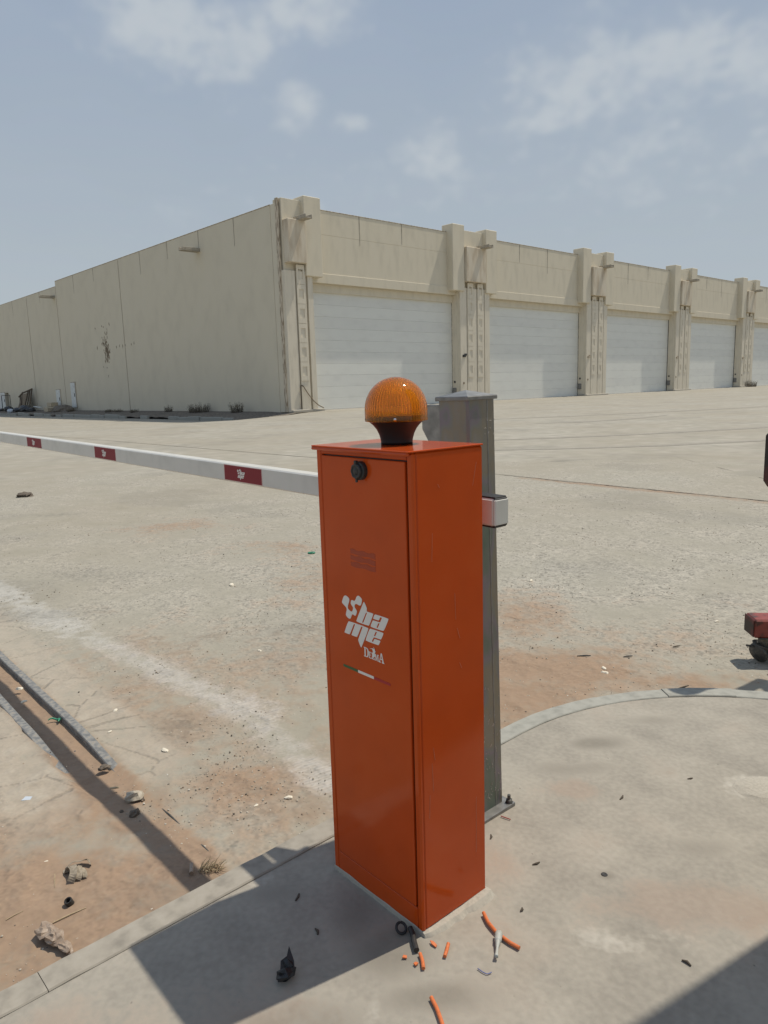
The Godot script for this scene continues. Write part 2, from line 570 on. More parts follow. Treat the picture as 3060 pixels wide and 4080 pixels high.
func yard_marks(wx: float, wz: float) -> Color:
	var x := wx / LOW
	var z := wz / LOW
	# red: blown red sand, green: lime dust, blue: dark oily grit, alpha: smooth cement skin
	var p := Vector2(x, z)
	var red := 0.0
	for b in [[-1.7, -1.4, 1.3, 0.75, 1.0], [-0.95, -1.7, 0.5, 0.34, 1.0], [-0.95, -2.15, 0.42, 0.3, 0.8], [-0.5, -2.3, 0.42, 0.26, 0.7], [0.72, -3.2, 0.55, 0.34, 0.95], [0.5, -2.9, 0.4, 0.32, 1.0], [1.3, -3.0, 0.4, 0.16, 0.75],
			[0.7, -4.0, 0.4, 0.6, 0.62], [-0.9, -6.0, 0.5, 0.5, 0.5], [-2.05, -7.1, 0.8, 0.6, 0.48], [-0.5, -4.9, 0.4, 1.0, 0.45], [-0.35, -3.4, 0.3, 0.6, 0.45], [-3.0, -2.2, 0.7, 0.5, 0.7], [-1.4, -2.6, 2.2, 1.5, 0.56], [0.9, -3.6, 1.2, 0.8, 0.36], [-1.1, -2.55, 0.9, 0.3, 0.6], [-0.25, -2.15, 0.35, 0.25, 0.62], [-1.9, -3.1, 0.3, 0.9, 0.5], [-1.3, -3.6, 0.6, 0.35, 0.5], [-0.2, -2.45, 0.3, 0.3, 0.6]]:
		var e := Vector2((x - b[0]) / b[2], (z - b[1]) / b[3])
		red = maxf(red, b[4] * exp(-e.length_squared() * 0.8))
	red = maxf(red, 0.62 * exp(-pow(to_line(Vector2(wx, wz), Vector2(5.4, -6.12), Vector2(2.0, -10.35)) / 0.15, 2.0)))
	var s := across(x, z)
	var a := along(x, z)
	if s > 0.70 and s < 0.86 and a > 2.2 and a < 9.0:
		red = maxf(red, 0.95)
	if s > 0.70 and s < 0.86 and a > 1.6 and a <= 2.2:
		red = maxf(red, 0.8)
	var lime := 0.0
	var track := [Vector2(-3.6, -5.9), Vector2(-2.661, -4.916), Vector2(-1.742, -3.939), Vector2(-0.988, -3.234), Vector2(-0.566, -2.808), Vector2(-0.25, -2.36), Vector2(-0.12, -2.15)]
	for k in track.size() - 1:
		lime = maxf(lime, exp(-pow(to_line(p, track[k], track[k + 1]) / (0.12 if k > 1 else 0.15), 2.0)))
	lime = maxf(lime, 0.75 * exp(-pow(to_line(p, Vector2(-0.72, -3.05), Vector2(-0.46, -2.85)) / 0.10, 2.0)))
	lime = maxf(lime, 0.5 * exp(-pow(to_line(p, Vector2(-0.5, -2.7), Vector2(-0.16, -2.5)) / 0.08, 2.0)))
	var dark := 0.0
	for b in [[-3.75, -8.1, 0.5, 0.22, 1.0], [-4.6, -9.2, 0.5, 0.3, 0.5], [-2.3, -5.2, 0.9, 0.45, 0.8], [-0.5, -3.9, 0.3, 0.22, 0.9], [-0.95, -3.75, 0.5, 0.3, 0.7], [-0.85, -2.72, 0.3, 0.18, 0.75], [-0.25, -2.15, 0.2, 0.12, 0.7], [-0.6, -1.74, 0.26, 0.1, 0.8], [-1.15, -3.3, 0.35, 0.22, 0.6],
			[-2.1, -4.3, 0.5, 0.2, 0.9], [2.5, -5.6, 0.5, 0.12, 0.7], [3.2, -6.7, 0.9, 0.16, 0.6], [2.5, -4.8, 0.5, 0.12, 0.6], [-1.0, -1.98, 0.12, 0.09, 0.6], [2.93, -12.05, 0.22, 0.16, 1.6]]:
		var e := Vector2((x - b[0]) / b[2], (z - b[1]) / b[3])
		dark = maxf(dark, b[4] * exp(-e.length_squared()))
	var skin := 0.0
	if a > 1.7 and a < 9.0:
		skin = smoothstep(0.86, 0.88, s) * smoothstep(1.12, 1.02, s)
		skin = maxf(skin, smoothstep(0.69, 0.67, s) * smoothstep(0.40, 0.50, s))
	skin *= smoothstep(2.0, 2.5, a)
	return Color(clampf(red, 0, 1), clampf(lime, 0, 1), clampf(dark * 0.6, 0, 1), clampf(skin, 0, 1))


func yard_picture(size: int, metres: float, origin: Vector2, close: bool) -> Array:
	# returns [colour, relief]
	var mpp := metres / size
	var ms := 384
	var mk := PackedByteArray()
	mk.resize(ms * ms * 4)
	for j in ms:
		for i in ms:
			var c := yard_marks(origin.x + (i + 0.5) * metres / ms, origin.y + (j + 0.5) * metres / ms)
			var k := (j * ms + i) * 4
			mk[k] = int(c.r * 255)
			mk[k + 1] = int(c.g * 255)
			mk[k + 2] = int(c.b * 255)
			mk[k + 3] = int(c.a * 255)
	var im := Image.create_from_data(ms, ms, false, Image.FORMAT_RGBA8, mk)
	im.resize(size, size, Image.INTERPOLATE_BILINEAR)
	var marks := im.get_data()
	var n_low := bytes_of(noise(81, 0.22, 4), size, size, mpp, origin)
	var n_mid := bytes_of(noise(82, 1.7, 5), size, size, mpp, origin)
	var n_fine := bytes_of(noise(83, 9.0, 4), size, size, mpp, origin)
	var n_grain := bytes_of(noise(84, 85.0, 2), size, size, mpp, origin)
	var sweep := noise(85, 0.35, 4)
	sweep.domain_warp_enabled = true
	sweep.domain_warp_amplitude = 3.0
	var n_sweep := bytes_of(sweep, size, size, mpp, origin)
	var pb := noise(86, 62.0, 1, FastNoiseLite.TYPE_CELLULAR)
	pb.fractal_type = FastNoiseLite.FRACTAL_NONE
	pb.cellular_return_type = FastNoiseLite.RETURN_CELL_VALUE
	var n_cell := bytes_of(pb, size, size, mpp, origin)
	pb.cellular_return_type = FastNoiseLite.RETURN_DISTANCE
	var n_edge := bytes_of(pb, size, size, mpp, origin)
	var scuff := noise(87, 3.2, 4)
	scuff.fractal_type = FastNoiseLite.FRACTAL_RIDGED
	scuff.domain_warp_enabled = close
	scuff.domain_warp_amplitude = 0.22
	scuff.domain_warp_frequency = 2.2
	var n_scuff := bytes_of(scuff, size, size, mpp, origin)
	var ck := noise(88, 3.4, 1, FastNoiseLite.TYPE_CELLULAR)
	ck.fractal_type = FastNoiseLite.FRACTAL_NONE
	ck.cellular_return_type = FastNoiseLite.RETURN_DISTANCE2_SUB
	var n_crack := bytes_of(ck, size, size, mpp, origin)
	var gam := PackedByteArray()
	gam.resize(1025)
	for i in 1025:
		gam[i] = int(Color(i / 1024.0, 0, 0).linear_to_srgb().r * 255.0 + 0.5)
	var out := PackedByteArray()
	out.resize(size * size * 3)
	var relief := PackedByteArray()
	relief.resize(size * size if close else 1)
	var coarse := 1.0 if close else 0.55
	for k in size * size:
		var lo := (n_low[k] - 128) * 0.0078
		var mi := (n_mid[k] - 128) * 0.0078
		var fi := (n_fine[k] - 128) * 0.0078
		var gr := (n_grain[k] - 128) * 0.0078
		var ce := n_cell[k]
		var m4 := k * 4
		var r := 0.317 + 0.024 * lo + 0.036 * mi
		var g := 0.2925 + 0.030 * lo + 0.032 * mi
		var b := 0.238 + 0.034 * lo + 0.032 * mi
		var sw := (n_sweep[k] - 128) * 0.0078
		if sw > 0.22:
			var t := minf((sw - 0.22) * 2.0, 0.35)
			r -= r * t * 0.28
			g -= g * t * 0.27
			b -= b * t * 0.25
		# red sand lies where the marks say, broken by the grain of the yard
		var rs := marks[m4] * 0.0039 + 0.30 * mi + 0.24 * fi + 0.10 * gr + 0.05 * lo
		var wr := clampf((rs - 0.30) * 1.9, 0.0, 0.86)
		r += (0.278 - r) * wr
		g += (0.184 - g) * wr
		b += (0.118 - b) * wr
		var sk := clampf(marks[m4 + 3] * 0.0039 + 0.5 * fi + 0.35 * mi - 0.25, 0.0, 1.0)
		r += (0.365 - r) * sk
		g += (0.322 - g) * sk
		b += (0.258 - b) * sk
		var ls := marks[m4 + 1] * 0.0039 + 0.45 * fi + 0.55 * mi + 0.2 * gr + 0.2 * lo
		var wl := clampf((ls - 0.46) * 1.1, 0.0, 0.62) * clampf(marks[m4 + 1] * 0.02, 0.0, 1.0)
		r += (0.475 - r) * wl
		g += (0.465 - g) * wl
		b += (0.43 - b) * wl
		var ds := marks[m4 + 2] * 0.0039 + 0.35 * fi + 0.25 * mi + 0.2 * gr
		var wd := clampf((ds - 0.34) * 1.4, 0.0, 0.55)
		r += (0.16 - r) * wd
		g += (0.152 - g) * wd
		b += (0.125 - b) * wd
		# open gravel: pale chips and dark gaps, fewer under sand, lime and skin
		var open := (1.0 - 0.62 * wr) * (1.0 - 0.9 * sk) * (1.0 - 0.6 * wl)
		var rough := clampf(0.55 + 0.9 * mi + 0.6 * lo, 0.12, 1.0) * open * coarse
		var tone := 1.0 + rough * (0.34 * gr + 0.20 * fi)
		var up := 0.0
		if ce > 214:
			tone += 0.15 * rough
			up = 22.0 * rough
		elif ce < 48:
			tone -= 0.26 * rough
			up = -20.0 * rough
		tone += (1.0 - open) * 0.10 * gr
		var sc := (n_scuff[k] - 128) * 0.0078
		if close and sk > 0.3 and n_crack[k] < 2:
			tone *= 0.78
			up -= 50.0
		if close and wl > 0.12:
			up += 60.0 * wl * sin((k % size) * 0.75 + (k / size) * 1.25)
		r = clampf(r * tone, 0.02, 0.8)
		g = clampf(g * tone, 0.02, 0.8)
		b = clampf(b * tone, 0.02, 0.8)
		var o := k * 3
		out[o] = gam[int(r * 1024.0)]
		out[o + 1] = gam[int(g * 1024.0)]
		out[o + 2] = gam[int(b * 1024.0)]
		if close:
			relief[k] = clampi(int(128.0 + up + rough * (38.0 * gr + (n_edge[k] - 128) * -0.25) + 22.0 * fi + 10.0 * mi + sc * (18.0 + 120.0 * wr + 40.0 * wl)), 0, 255)
	var tex := ImageTexture.create_from_image(Image.create_from_data(size, size, false, Image.FORMAT_RGB8, out))
	if not close:
		return [tex, null]
	return [tex, ImageTexture.create_from_image(Image.create_from_data(size, size, false, Image.FORMAT_L8, relief))]


func make_yard() -> void:
	var near_o := Vector2(-6.0, -12.5)
	var near_w := 12.0
	var pics := yard_picture(1664, near_w, near_o, true)
	var mat := plain(Color.WHITE, 0.93)
	mat.albedo_texture = pics[0]
	mat.heightmap_enabled = true
	mat.heightmap_texture = pics[1]
	mat.heightmap_scale = 2.6
	mat.texture_repeat = false
	var bump := noise(91, 1.3, 4)
	var fine := noise(92, 7.0, 3)
	var st := tool()
	var n := 300
	var step := near_w / n
	for j in n + 1:
		for i in n + 1:
			var x := near_o.x + i * step
			var z := near_o.y + j * step
			var y := yard_height(x, z)
			var edge := minf(minf(i, n - i), minf(j, n - j))
			var fade := clampf(edge / 12.0, 0.0, 1.0)
			var s := across(x, z) / LOW
			var a := along(x, z) / LOW
			y += fade * (0.006 * bump.get_noise_2d(x, z) + 0.004 * fine.get_noise_2d(x, z))
			if s > 0.70 and s < 0.85 and a > 2.1 and a < 8.8:
				y -= 0.022 * smoothstep(2.1, 2.5, a)
			var h0 := 0.02
			var gx := bump.get_noise_2d(x + h0, z) * 0.006 + fine.get_noise_2d(x + h0, z) * 0.004 - bump.get_noise_2d(x - h0, z) * 0.006 - fine.get_noise_2d(x - h0, z) * 0.004
			var gz := bump.get_noise_2d(x, z + h0) * 0.006 + fine.get_noise_2d(x, z + h0) * 0.004 - bump.get_noise_2d(x, z - h0) * 0.006 - fine.get_noise_2d(x, z - h0) * 0.004
			st.set_normal(Vector3(-gx * fade / (2 * h0), 1.0, -gz * fade / (2 * h0)).normalized())
			st.set_uv(Vector2(i, j) / n)
			st.add_vertex(Vector3(x, y, z))
	for j in n:
		for i in n:
			var k := j * (n + 1) + i
			for q in [k, k + 1, k + n + 2, k, k + n + 2, k + n + 1]:
				st.add_index(q)
	st.generate_tangents()
	obj("ground", st, mat).set_meta("kind", "structure")
	# the rest of the yard, out to the horizon
	var far_o := Vector2(-50.0, -90.0)
	var far_w := 120.0
	var fpics := yard_picture(832, far_w, far_o, false)
	var fmat := plain(Color.WHITE, 0.93)
	fmat.albedo_texture = fpics[0]
	fmat.texture_repeat = false
	var xs := [-600.0, -300.0, -150.0, -90.0]
	var zs := [-600.0, -300.0, -150.0]
	for k in 45:
		xs.append(-72.0 + k * 2.0 if k < 33 else -6.0 + (k - 33) * 1.0)
	for k in 46:
		xs.append(8.0 + k * 2.0)
	xs.append_array([130.0, 200.0, 400.0, 700.0])
	for k in 59:
		zs.append(-129.0 + k * 2.0)
	zs.append(-12.5)
	for k in 6:
		zs.append(-10.5 + k * 2.0)
	zs.append_array([3.0, 8.0, 20.0, 60.0, 150.0, 400.0])
	xs.sort()
	zs.sort()
	st = tool()
	for z in zs:
		for x in xs:
			st.set_uv(Vector2((x - far_o.x) / far_w, (z - far_o.y) / far_w))
			st.set_normal(Vector3.UP)
			st.add_vertex(Vector3(x, yard_height(x, z), z))
	for j in zs.size() - 1:
		for i in xs.size() - 1:
			if xs[i] >= -6.01 and xs[i + 1] <= 6.01 and zs[j] >= -12.51 and zs[j + 1] <= -0.49:
				continue
			var k: int = j * xs.size() + i
			var w: int = xs.size()
			for q in [k, k + 1, k + w + 1, k, k + w + 1, k + w]:
				st.add_index(q)
	obj("yard", st, fmat).set_meta("kind", "structure")
	# the straight joint between two pours of the yard, and a fainter one by the side wall
	var joint_mat: Material = textured(tile(44, 0.05, 4, [[0.0, lin(0.05, 0.045, 0.04)], [1.0, lin(0.2, 0.17, 0.13)]], 256), Vector3(2, 2, 2), 0.95)
	ribbon("expansion_joint", [Vector2(5.4, -6.3), Vector2(4.126, -7.783), Vector2(1.779, -10.75), Vector2(-1.318, -14.334), Vector2(-9.271, -22.8), Vector2(-20.0, -34.0)], 0.012, 0.005, joint_mat)
	ribbon("expansion_joint", [Vector2(-15.0, -26.6), Vector2(-6.03, -30.9), Vector2(0.0, -33.8)], 0.02, 0.005, joint_mat)
	# black rubber left by turning lorries
	var rub: Material = textured(tile(46, 0.03, 5, [[0.0, lin(0.245, 0.225, 0.188)], [1.0, lin(0.315, 0.29, 0.243)]], 256), Vector3(1.0, 1.0, 1.0), 0.95)
	for arc in [[Vector2(4.6, -23.4), Vector2(6.6, -23.2), Vector2(8.3, -24.3), Vector2(10.2, -26.2), 0.22], [Vector2(0.8, -15.2), Vector2(4.0, -14.0), Vector2(8.5, -14.6), Vector2(14.0, -17.5), 0.14], [Vector2(1.4, -17.4), Vector2(5.5, -17.0), Vector2(11.0, -18.6), Vector2(18.0, -22.5), 0.16], [Vector2(3.6, -27.0), Vector2(9.0, -27.6), Vector2(16.0, -30.5), Vector2(22.0, -34.0), 0.2]]:
		var pts := []
		for k in 25:
			var t := k / 24.0
			pts.append(arc[0] * pow(1 - t, 3) + arc[1] * 3 * t * pow(1 - t, 2) + arc[2] * 3 * t * t * (1 - t) + arc[3] * t * t * t)
		ribbon("tyre_mark", pts, arc[4], 0.004, rub)


func ribbon(called: String, pts: Array, half: float, lift: float, mat: Material) -> void:
	var st := tool()
	var nz := noise(used.get(called, 0) + 300, 0.9, 3)
	var run := 0.0
	var fine := []
	for k in pts.size() - 1:
		var m := maxi(1, int(pts[k].distance_to(pts[k + 1]) / 0.25))
		for i in m:
			fine.append(pts[k].lerp(pts[k + 1], float(i) / m))
	fine.append(pts[pts.size() - 1])
	var last := []
	for k in fine.size():
		var d: Vector2 = (fine[mini(k + 1, fine.size() - 1)] - fine[maxi(k - 1, 0)]).normalized()
		var o := Vector2(-d.y, d.x)
		run += 0.25
		var wa := half * (1.0 + 0.6 * nz.get_noise_1d(run * 2.0))
		var wb := half * (1.0 + 0.6 * nz.get_noise_1d(run * 2.0 + 90.0))
		if called == "tyre_mark":
			var e := minf(k, fine.size() - 1 - k) / 8.0
			wa *= clampf(e, 0.02, 1.0)
			wb *= clampf(e, 0.02, 1.0)
		var a: Vector2 = fine[k] + o * wa
		var b: Vector2 = fine[k] - o * wb
		var row := [Vector3(a.x, yard_height(a.x, a.y) + lift, a.y), Vector3(b.x, yard_height(b.x, b.y) + lift, b.y)]
		if k > 0:
			quad(st, last[0], row[0], row[1], last[1], Vector3.UP)
		last = row
	obj(called, st, mat).set_meta("kind", "structure")


# ---------------------------------------------------------------- the kerbed island
func kerb_path(off: float) -> Array:
	# outline of the island, moved inwards by off: the straight flank, the round nose, the other flank
	var pts := []
	var axis := Vector2(-0.741, 0.671)
	var c := Vector2(1.12, -1.66)
	var r := 1.062 - off
	var side := Vector2(-0.671, -0.741)
	for k in 20:
		pts.append(c + side * r + axis * (6.0 * (1.0 - k / 20.0)))
	for k in 33:
		pts.append(c + (side * cos(PI * k / 32.0) - axis * sin(PI * k / 32.0)) * r)
	for k in 20:
		pts.append(c - side * r + axis * (6.0 * (k + 1) / 20.0))
	return pts


func make_island() -> void:
	var out := kerb_path(0.0)
	var inn := kerb_path(0.078)
	var lens := [0.0]
	for k in out.size() - 1:
		lens.append(lens[k] + out[k].distance_to(out[k + 1]))
	var kerb := Node3D.new()
	kerb.name = "kerb"
	kerb.set_meta("kind", "structure")
	add_child(kerb)
	var at := func(path: Array, s: float) -> Vector2:
		for k in path.size() - 1:
			if s <= lens[k + 1]:
				return path[k].lerp(path[k + 1], (s - lens[k]) / (lens[k + 1] - lens[k]))
		return path[path.size() - 1]
	# joints of the stones, measured along the outer edge
	var ends := [0.0]
	var s0 := 6.0 + 0.41
	var marks_ := [3.0, 3.86, s0 - 2.0, s0 - 0.83, s0 + 0.03, s0 + 0.31, s0 + 0.58, s0 + 0.86, s0 + 1.22, s0 + 1.56]
	ends = []
	for m in marks_:
		ends.append(m)
	while ends[ends.size() - 1] < lens[lens.size() - 1] - 0.5:
		ends.append(ends[ends.size() - 1] + 0.5)
	ends.insert(0, 0.0)
	ends.sort()
	var kn := noise(101, 6.0, 3)
	for e in ends.size() - 1:
		var a: float = ends[e] + 0.0008
		var b: float = ends[e + 1] - 0.0008
		if b - a < 0.03:
			continue
		var st := tool()
		var m := maxi(2, int((b - a) / 0.05))
		var tilt := 0.0018 * sin(e * 2.3) if ends[e] > 5.6 else 0.0
		var prev := []
		for i in m + 1:
			var s := lerpf(a, b, float(i) / m)
			var po: Vector2 = at.call(out, s)
			var pi_: Vector2 = at.call(inn, s)
			var d := (pi_ - po).normalized()
			var y := 0.002 + tilt + 0.0025 * kn.get_noise_1d(s * 3.0)
			var row := [Vector3(po.x, -0.30, po.y), Vector3(po.x, y - 0.010, po.y), Vector3(po.x + d.x * 0.010, y, po.y + d.y * 0.010), Vector3(pi_.x - d.x * 0.003, y, pi_.y - d.y * 0.003), Vector3(pi_.x, y - 0.003, pi_.y), Vector3(pi_.x, -0.30, pi_.y)]
			if i > 0:
				for r in 5:
					var o := Vector3(-d.x, 0, -d.y) if r == 0 else (Vector3(-d.x, 1, -d.y) if r == 1 else (Vector3.UP if r == 2 else (Vector3(d.x, 1, d.y) if r == 3 else Vector3(d.x, 0, d.y))))
					quad(st, prev[r], row[r], row[r + 1], prev[r + 1], o)
			if i == 0 or i == m:
				var td: Vector2 = (at.call(out, s + 0.01) - at.call(out, s - 0.01)).normalized()
				var o2 := Vector3(td.x, 0, td.y) * (-1.0 if i == 0 else 1.0)
				for r in range(1, 5):
					tri(st, row[0], row[r], row[r + 1], o2)
			prev = row
		obj("kerb_stone", st, M.kerb if ends[e] > 4.9 else M.kerb_beige, kerb)
	# the slab inside: a fine sheet from one flank to the other
	var edge := kerb_path(0.0785)
	var half: int = edge.size() / 2
	var o := Vector2(-1.3, -3.0)
	var w := 3.8
	var pics := slab_picture(1408, w, o)
	var mat := plain(Color.WHITE, 0.9)
	mat.albedo_texture = pics[0]
	mat.heightmap_enabled = true
	mat.heightmap_texture = pics[1]
	mat.heightmap_scale = 0.9
	mat.texture_repeat = false
	var st2 := tool()
	var cols := 90
	var dense := []
	for k in half + 1:
		dense.append([edge[k], edge[edge.size() - 1 - k]])
	var rows := []
	for k in dense.size() - 1:
		for i in 4:
			rows.append([dense[k][0].lerp(dense[k + 1][0], i / 4.0), dense[k][1].lerp(dense[k + 1][1], i / 4.0)])
	rows.append(dense[dense.size() - 1])
	var sn := noise(102, 2.4, 4)
	for rw in rows:
		for i in cols + 1:
			var p: Vector2 = rw[0].lerp(rw[1], float(i) / cols)
			var e2 := minf(i, cols - i) / 4.0
			st2.set_uv((p - o) / w)
			st2.set_normal(Vector3.UP)
			st2.add_vertex(Vector3(p.x, -0.003 + 0.003 * sn.get_noise_2d(p.x, p.y) * clampf(e2, 0, 1), p.y))
	for j in rows.size() - 1:
		for i in cols:
			var k: int = j * (cols + 1) + i
			for q in [k, k + cols + 2, k + 1, k, k + cols + 1, k + cols + 2]:
				st2.add_index(q)
	st2.generate_normals()
	obj("pavement", st2, mat).set_meta("kind", "structure")
	# rough mortar squeezed out round the foot of the barrier
	var mort := tool()
	var mn := noise(103, 5.0, 2)
	var ring := [Vector2(-0.325, 0.004), Vector2(-0.2, 0.003), Vector2(-0.08, 0.004), Vector2(0.020, 0.006), Vector2(0.048, -0.03), Vector2(0.052, -0.10), Vector2(0.044, -0.17), Vector2(0.03, -0.225), Vector2(-0.34, -0.225)]
	var foot := [Vector2(-0.322, 0.0), Vector2(-0.2, 0.0), Vector2(-0.08, 0.0), Vector2(0.0, 0.0), Vector2(0.0, -0.03), Vector2(0.0, -0.10), Vector2(0.0, -0.17), Vector2(0.0, -0.21), Vector2(-0.322, -0.21)]
	var pr := []
	for k in ring.size() - 1:
		for i in 8:
			var t := i / 8.0
			var a2: Vector2 = ring[k].lerp(ring[k + 1], t)
			var f2: Vector2 = foot[k].lerp(foot[k + 1], t)
			var nn := mn.get_noise_2d(a2.x * 2.0, a2.y * 2.0)
			var o3: Vector2 = f2 + (a2 - f2) * (0.62 + 0.4 * nn)
			var mid := f2.lerp(o3, 0.55)
			var row := [cabw(f2.x - 0.002, 0.009 + 0.003 * nn, f2.y), cabw(mid.x, 0.007 + 0.004 * nn, mid.y), cabw(o3.x, -0.004, o3.y)]
			if pr.size() > 0:
				for r in 2:
					quad(mort, pr[r], row[r], row[r + 1], pr[r + 1], Vector3.UP)
			pr = row
	obj("mortar_bed", mort, M.mortar).set_meta("kind", "structure")


func slab_picture(size: int, metres: float, origin: Vector2) -> Array:
	var mpp := metres / size
	var n_low := bytes_of(noise(111, 1.1, 4), size, size, mpp, origin)
	var wisp := noise(112, 2.6, 5)
	wisp.domain_warp_enabled = true
	wisp.domain_warp_amplitude = 0.5
	wisp.domain_warp_frequency = 1.4
	var n_wisp := bytes_of(wisp, size, size, mpp, origin)
	var n_mid := bytes_of(noise(113, 6.0, 5), size, size, mpp, origin)
	var n_fine := bytes_of(noise(114, 42.0, 3), size, size, mpp, origin)
	var n_pit := bytes_of(noise(115, 46.0, 2), size, size, mpp, origin)
	# trowel strokes: noise stretched along one direction by sampling it slantwise
	var n_str := bytes_of(noise(116, 9.0, 3), size, size, mpp, origin)
	var gam := PackedByteArray()
	gam.resize(1025)
	for i in 1025:
		gam[i] = int(Color(i / 1024.0, 0, 0).linear_to_srgb().r * 255.0 + 0.5)
	# stains: x, z, half widths, kind (0 red dust, 1 dark grit, 2 pale cement), strength
	var ms := 256
	var mk := PackedByteArray()
	mk.resize(ms * ms * 3)
	for j in ms:
		for i in ms:
			var p := origin + Vector2(i + 0.5, j + 0.5) * metres / ms
			var v := Vector3.ZERO
			for b in [[0.66, -1.53, 0.22, 0.10, 0, 0.9], [0.55, -2.02, 0.10, 0.07, 0, 0.8], [0.80, -1.50, 0.12, 0.06, 0, 0.7], [-0.35, -1.25, 0.25, 0.2, 0, 0.45], [-0.05, -1.48, 0.12, 0.12, 0, 0.6], [-0.6, -1.2, 0.2, 0.15, 0, 0.5], [0.25, -1.72, 0.1, 0.2, 0, 0.35],
					[0.69, -2.30, 0.10, 0.05, 1, 0.9], [0.95, -2.45, 0.12, 0.05, 1, 0.6], [-0.02, -1.40, 0.10, 0.09, 1, 1.0], [-0.09, -1.52, 0.07, 0.10, 1, 0.9], [0.05, -1.28, 0.12, 0.05, 1, 0.75], [-0.28, -1.6, 0.09, 0.05, 1, 0.6], [0.52, -1.63, 0.03, 0.02, 1, 0.9], [-0.15, -1.22, 0.2, 0.08, 1, 0.5], [0.6, -2.14, 0.2, 0.06, 1, 0.55], [0.78, -1.72, 0.10, 0.05, 1, 0.55], [0.46, -1.85, 0.07, 0.04, 1, 0.5],
					[1.1, -2.0, 0.11, 0.09, 2, 1.0], [-0.35, -1.66, 0.06, 0.05, 2, 0.6], [-0.05, -1.24, 0.03, 0.12, 2, 0.5], [0.5, -1.42, 0.16, 0.05, 2, 0.55]]:
				var e := Vector2((p.x - b[0]) / b[2], (p.y - b[1]) / b[3])
				v[b[4]] = maxf(v[b[4]], b[5] * exp(-e.length_squared()))
			var k := (j * ms + i) * 3
			mk[k] = int(clampf(v.x, 0, 1) * 255)
			mk[k + 1] = int(clampf(v.y, 0, 1) * 255)
			mk[k + 2] = int(clampf(v.z, 0, 1) * 255)
	var im := Image.create_from_data(ms, ms, false, Image.FORMAT_RGB8, mk)
	im.resize(size, size, Image.INTERPOLATE_CUBIC)
	var marks := im.get_data()
	var out := PackedByteArray()
	out.resize(size * size * 3)
	var relief := PackedByteArray()
	relief.resize(size * size)
	for j in size:
		for i in size:
			var k := j * size + i
			var lo := (n_low[k] - 128) * 0.0078
			var wi := (n_wisp[k] - 128) * 0.0078
			var mi := (n_mid[k] - 128) * 0.0078
			var fi := (n_fine[k] - 128) * 0.0078
			var si := ((i * 3 + j * 2) / 9 * 3 + (j - i + size) / 40 * 7) % size
			var sj := ((j - i + size) / 2) % size
			var sr := (n_str[sj * size + ((i + j) / 14) % size] - 128) * 0.0078
			var tone := 1.0 + 0.07 * lo + 0.15 * wi + 0.13 * mi + 0.13 * fi + 0.05 * sr
			var r := 0.305 * tone
			var g := 0.281 * tone
			var b := 0.236 * tone
			var o := k * 3
			var br := 0.45 * wi + 0.3 * mi + 0.16 * fi
			var wr := clampf((marks[o] * 0.0039 + br - 0.30) * 1.2, 0.0, 0.45) + clampf((wi * 0.6 + lo * 0.5 - 0.22) * 0.6, 0.0, 0.16)
			r += (0.30 - r) * wr
			g += (0.222 - g) * wr
			b += (0.168 - b) * wr
			var wd := clampf((marks[o + 1] * 0.0039 + br * 0.9 - 0.28) * 1.1, 0.0, 0.55)
			r += (0.15 - r) * wd
			g += (0.135 - g) * wd
			b += (0.108 - b) * wd
			var wp := clampf((marks[o + 2] * 0.0039 + br * 0.8 - 0.35) * 1.6, 0.0, 0.6)
			r += (0.50 - r) * wp
			g += (0.475 - g) * wp
			b += (0.415 - b) * wp
			var pit := n_pit[k]
			var hgt := 128.0 + 30.0 * wi + 30.0 * mi + 14.0 * fi + 18.0 * sr
			if pit > 232:
				var q := minf((pit - 232) * 0.05, 0.5)
				r *= 1.0 - q
				g *= 1.0 - q
				b *= 1.0 - q
				hgt -= 110.0 * q
			elif pit < 16:
				r *= 1.12
				g *= 1.12
				b *= 1.12
				hgt += 12.0
			out[o] = gam[clampi(int(r * 1024.0), 0, 1024)]
			out[o + 1] = gam[clampi(int(g * 1024.0), 0, 1024)]
			out[o + 2] = gam[clampi(int(b * 1024.0), 0, 1024)]
			relief[k] = clampi(int(hgt), 0, 255)
	return [ImageTexture.create_from_image(Image.create_from_data(size, size, false, Image.FORMAT_RGB8, out)), ImageTexture.create_from_image(Image.create_from_data(size, size, false, Image.FORMAT_L8, relief))]


# ---------------------------------------------------------------- the warehouse
func part_box(called: String, lo: Vector3, hi: Vector3, mat: Material, parent: Node, bevel := 0.0) -> MeshInstance3D:
	var st := tool()
	box(st, lo, hi, bevel)
	return obj(called, st, mat, parent)


func relief_block(x0: float, x1: float, y0: float, y1: float, z: float) -> SurfaceTool:
	# a precast block with a sunk upright slot
	var st := tool()
	var sx0 := lerpf(x0, x1, 0.22)
	var sx1 := lerpf(x0, x1, 0.80)
	var sy0 := y0 + (y1 - y0) * 0.27
	var sy1 := y0 + (y1 - y0) * 0.76
	var f := z + 0.035
	box(st, Vector3(x0, y0, z), Vector3(sx0, y1, f))
	box(st, Vector3(sx1, y0, z), Vector3(x1, y1, f))
	box(st, Vector3(sx0, y0, z), Vector3(sx1, sy0, f))
	box(st, Vector3(sx0, sy1, z), Vector3(sx1, y1, f))
	box(st, Vector3(sx0, sy0, z - 0.11), Vector3(sx1, sy1, z - 0.07))
	return st


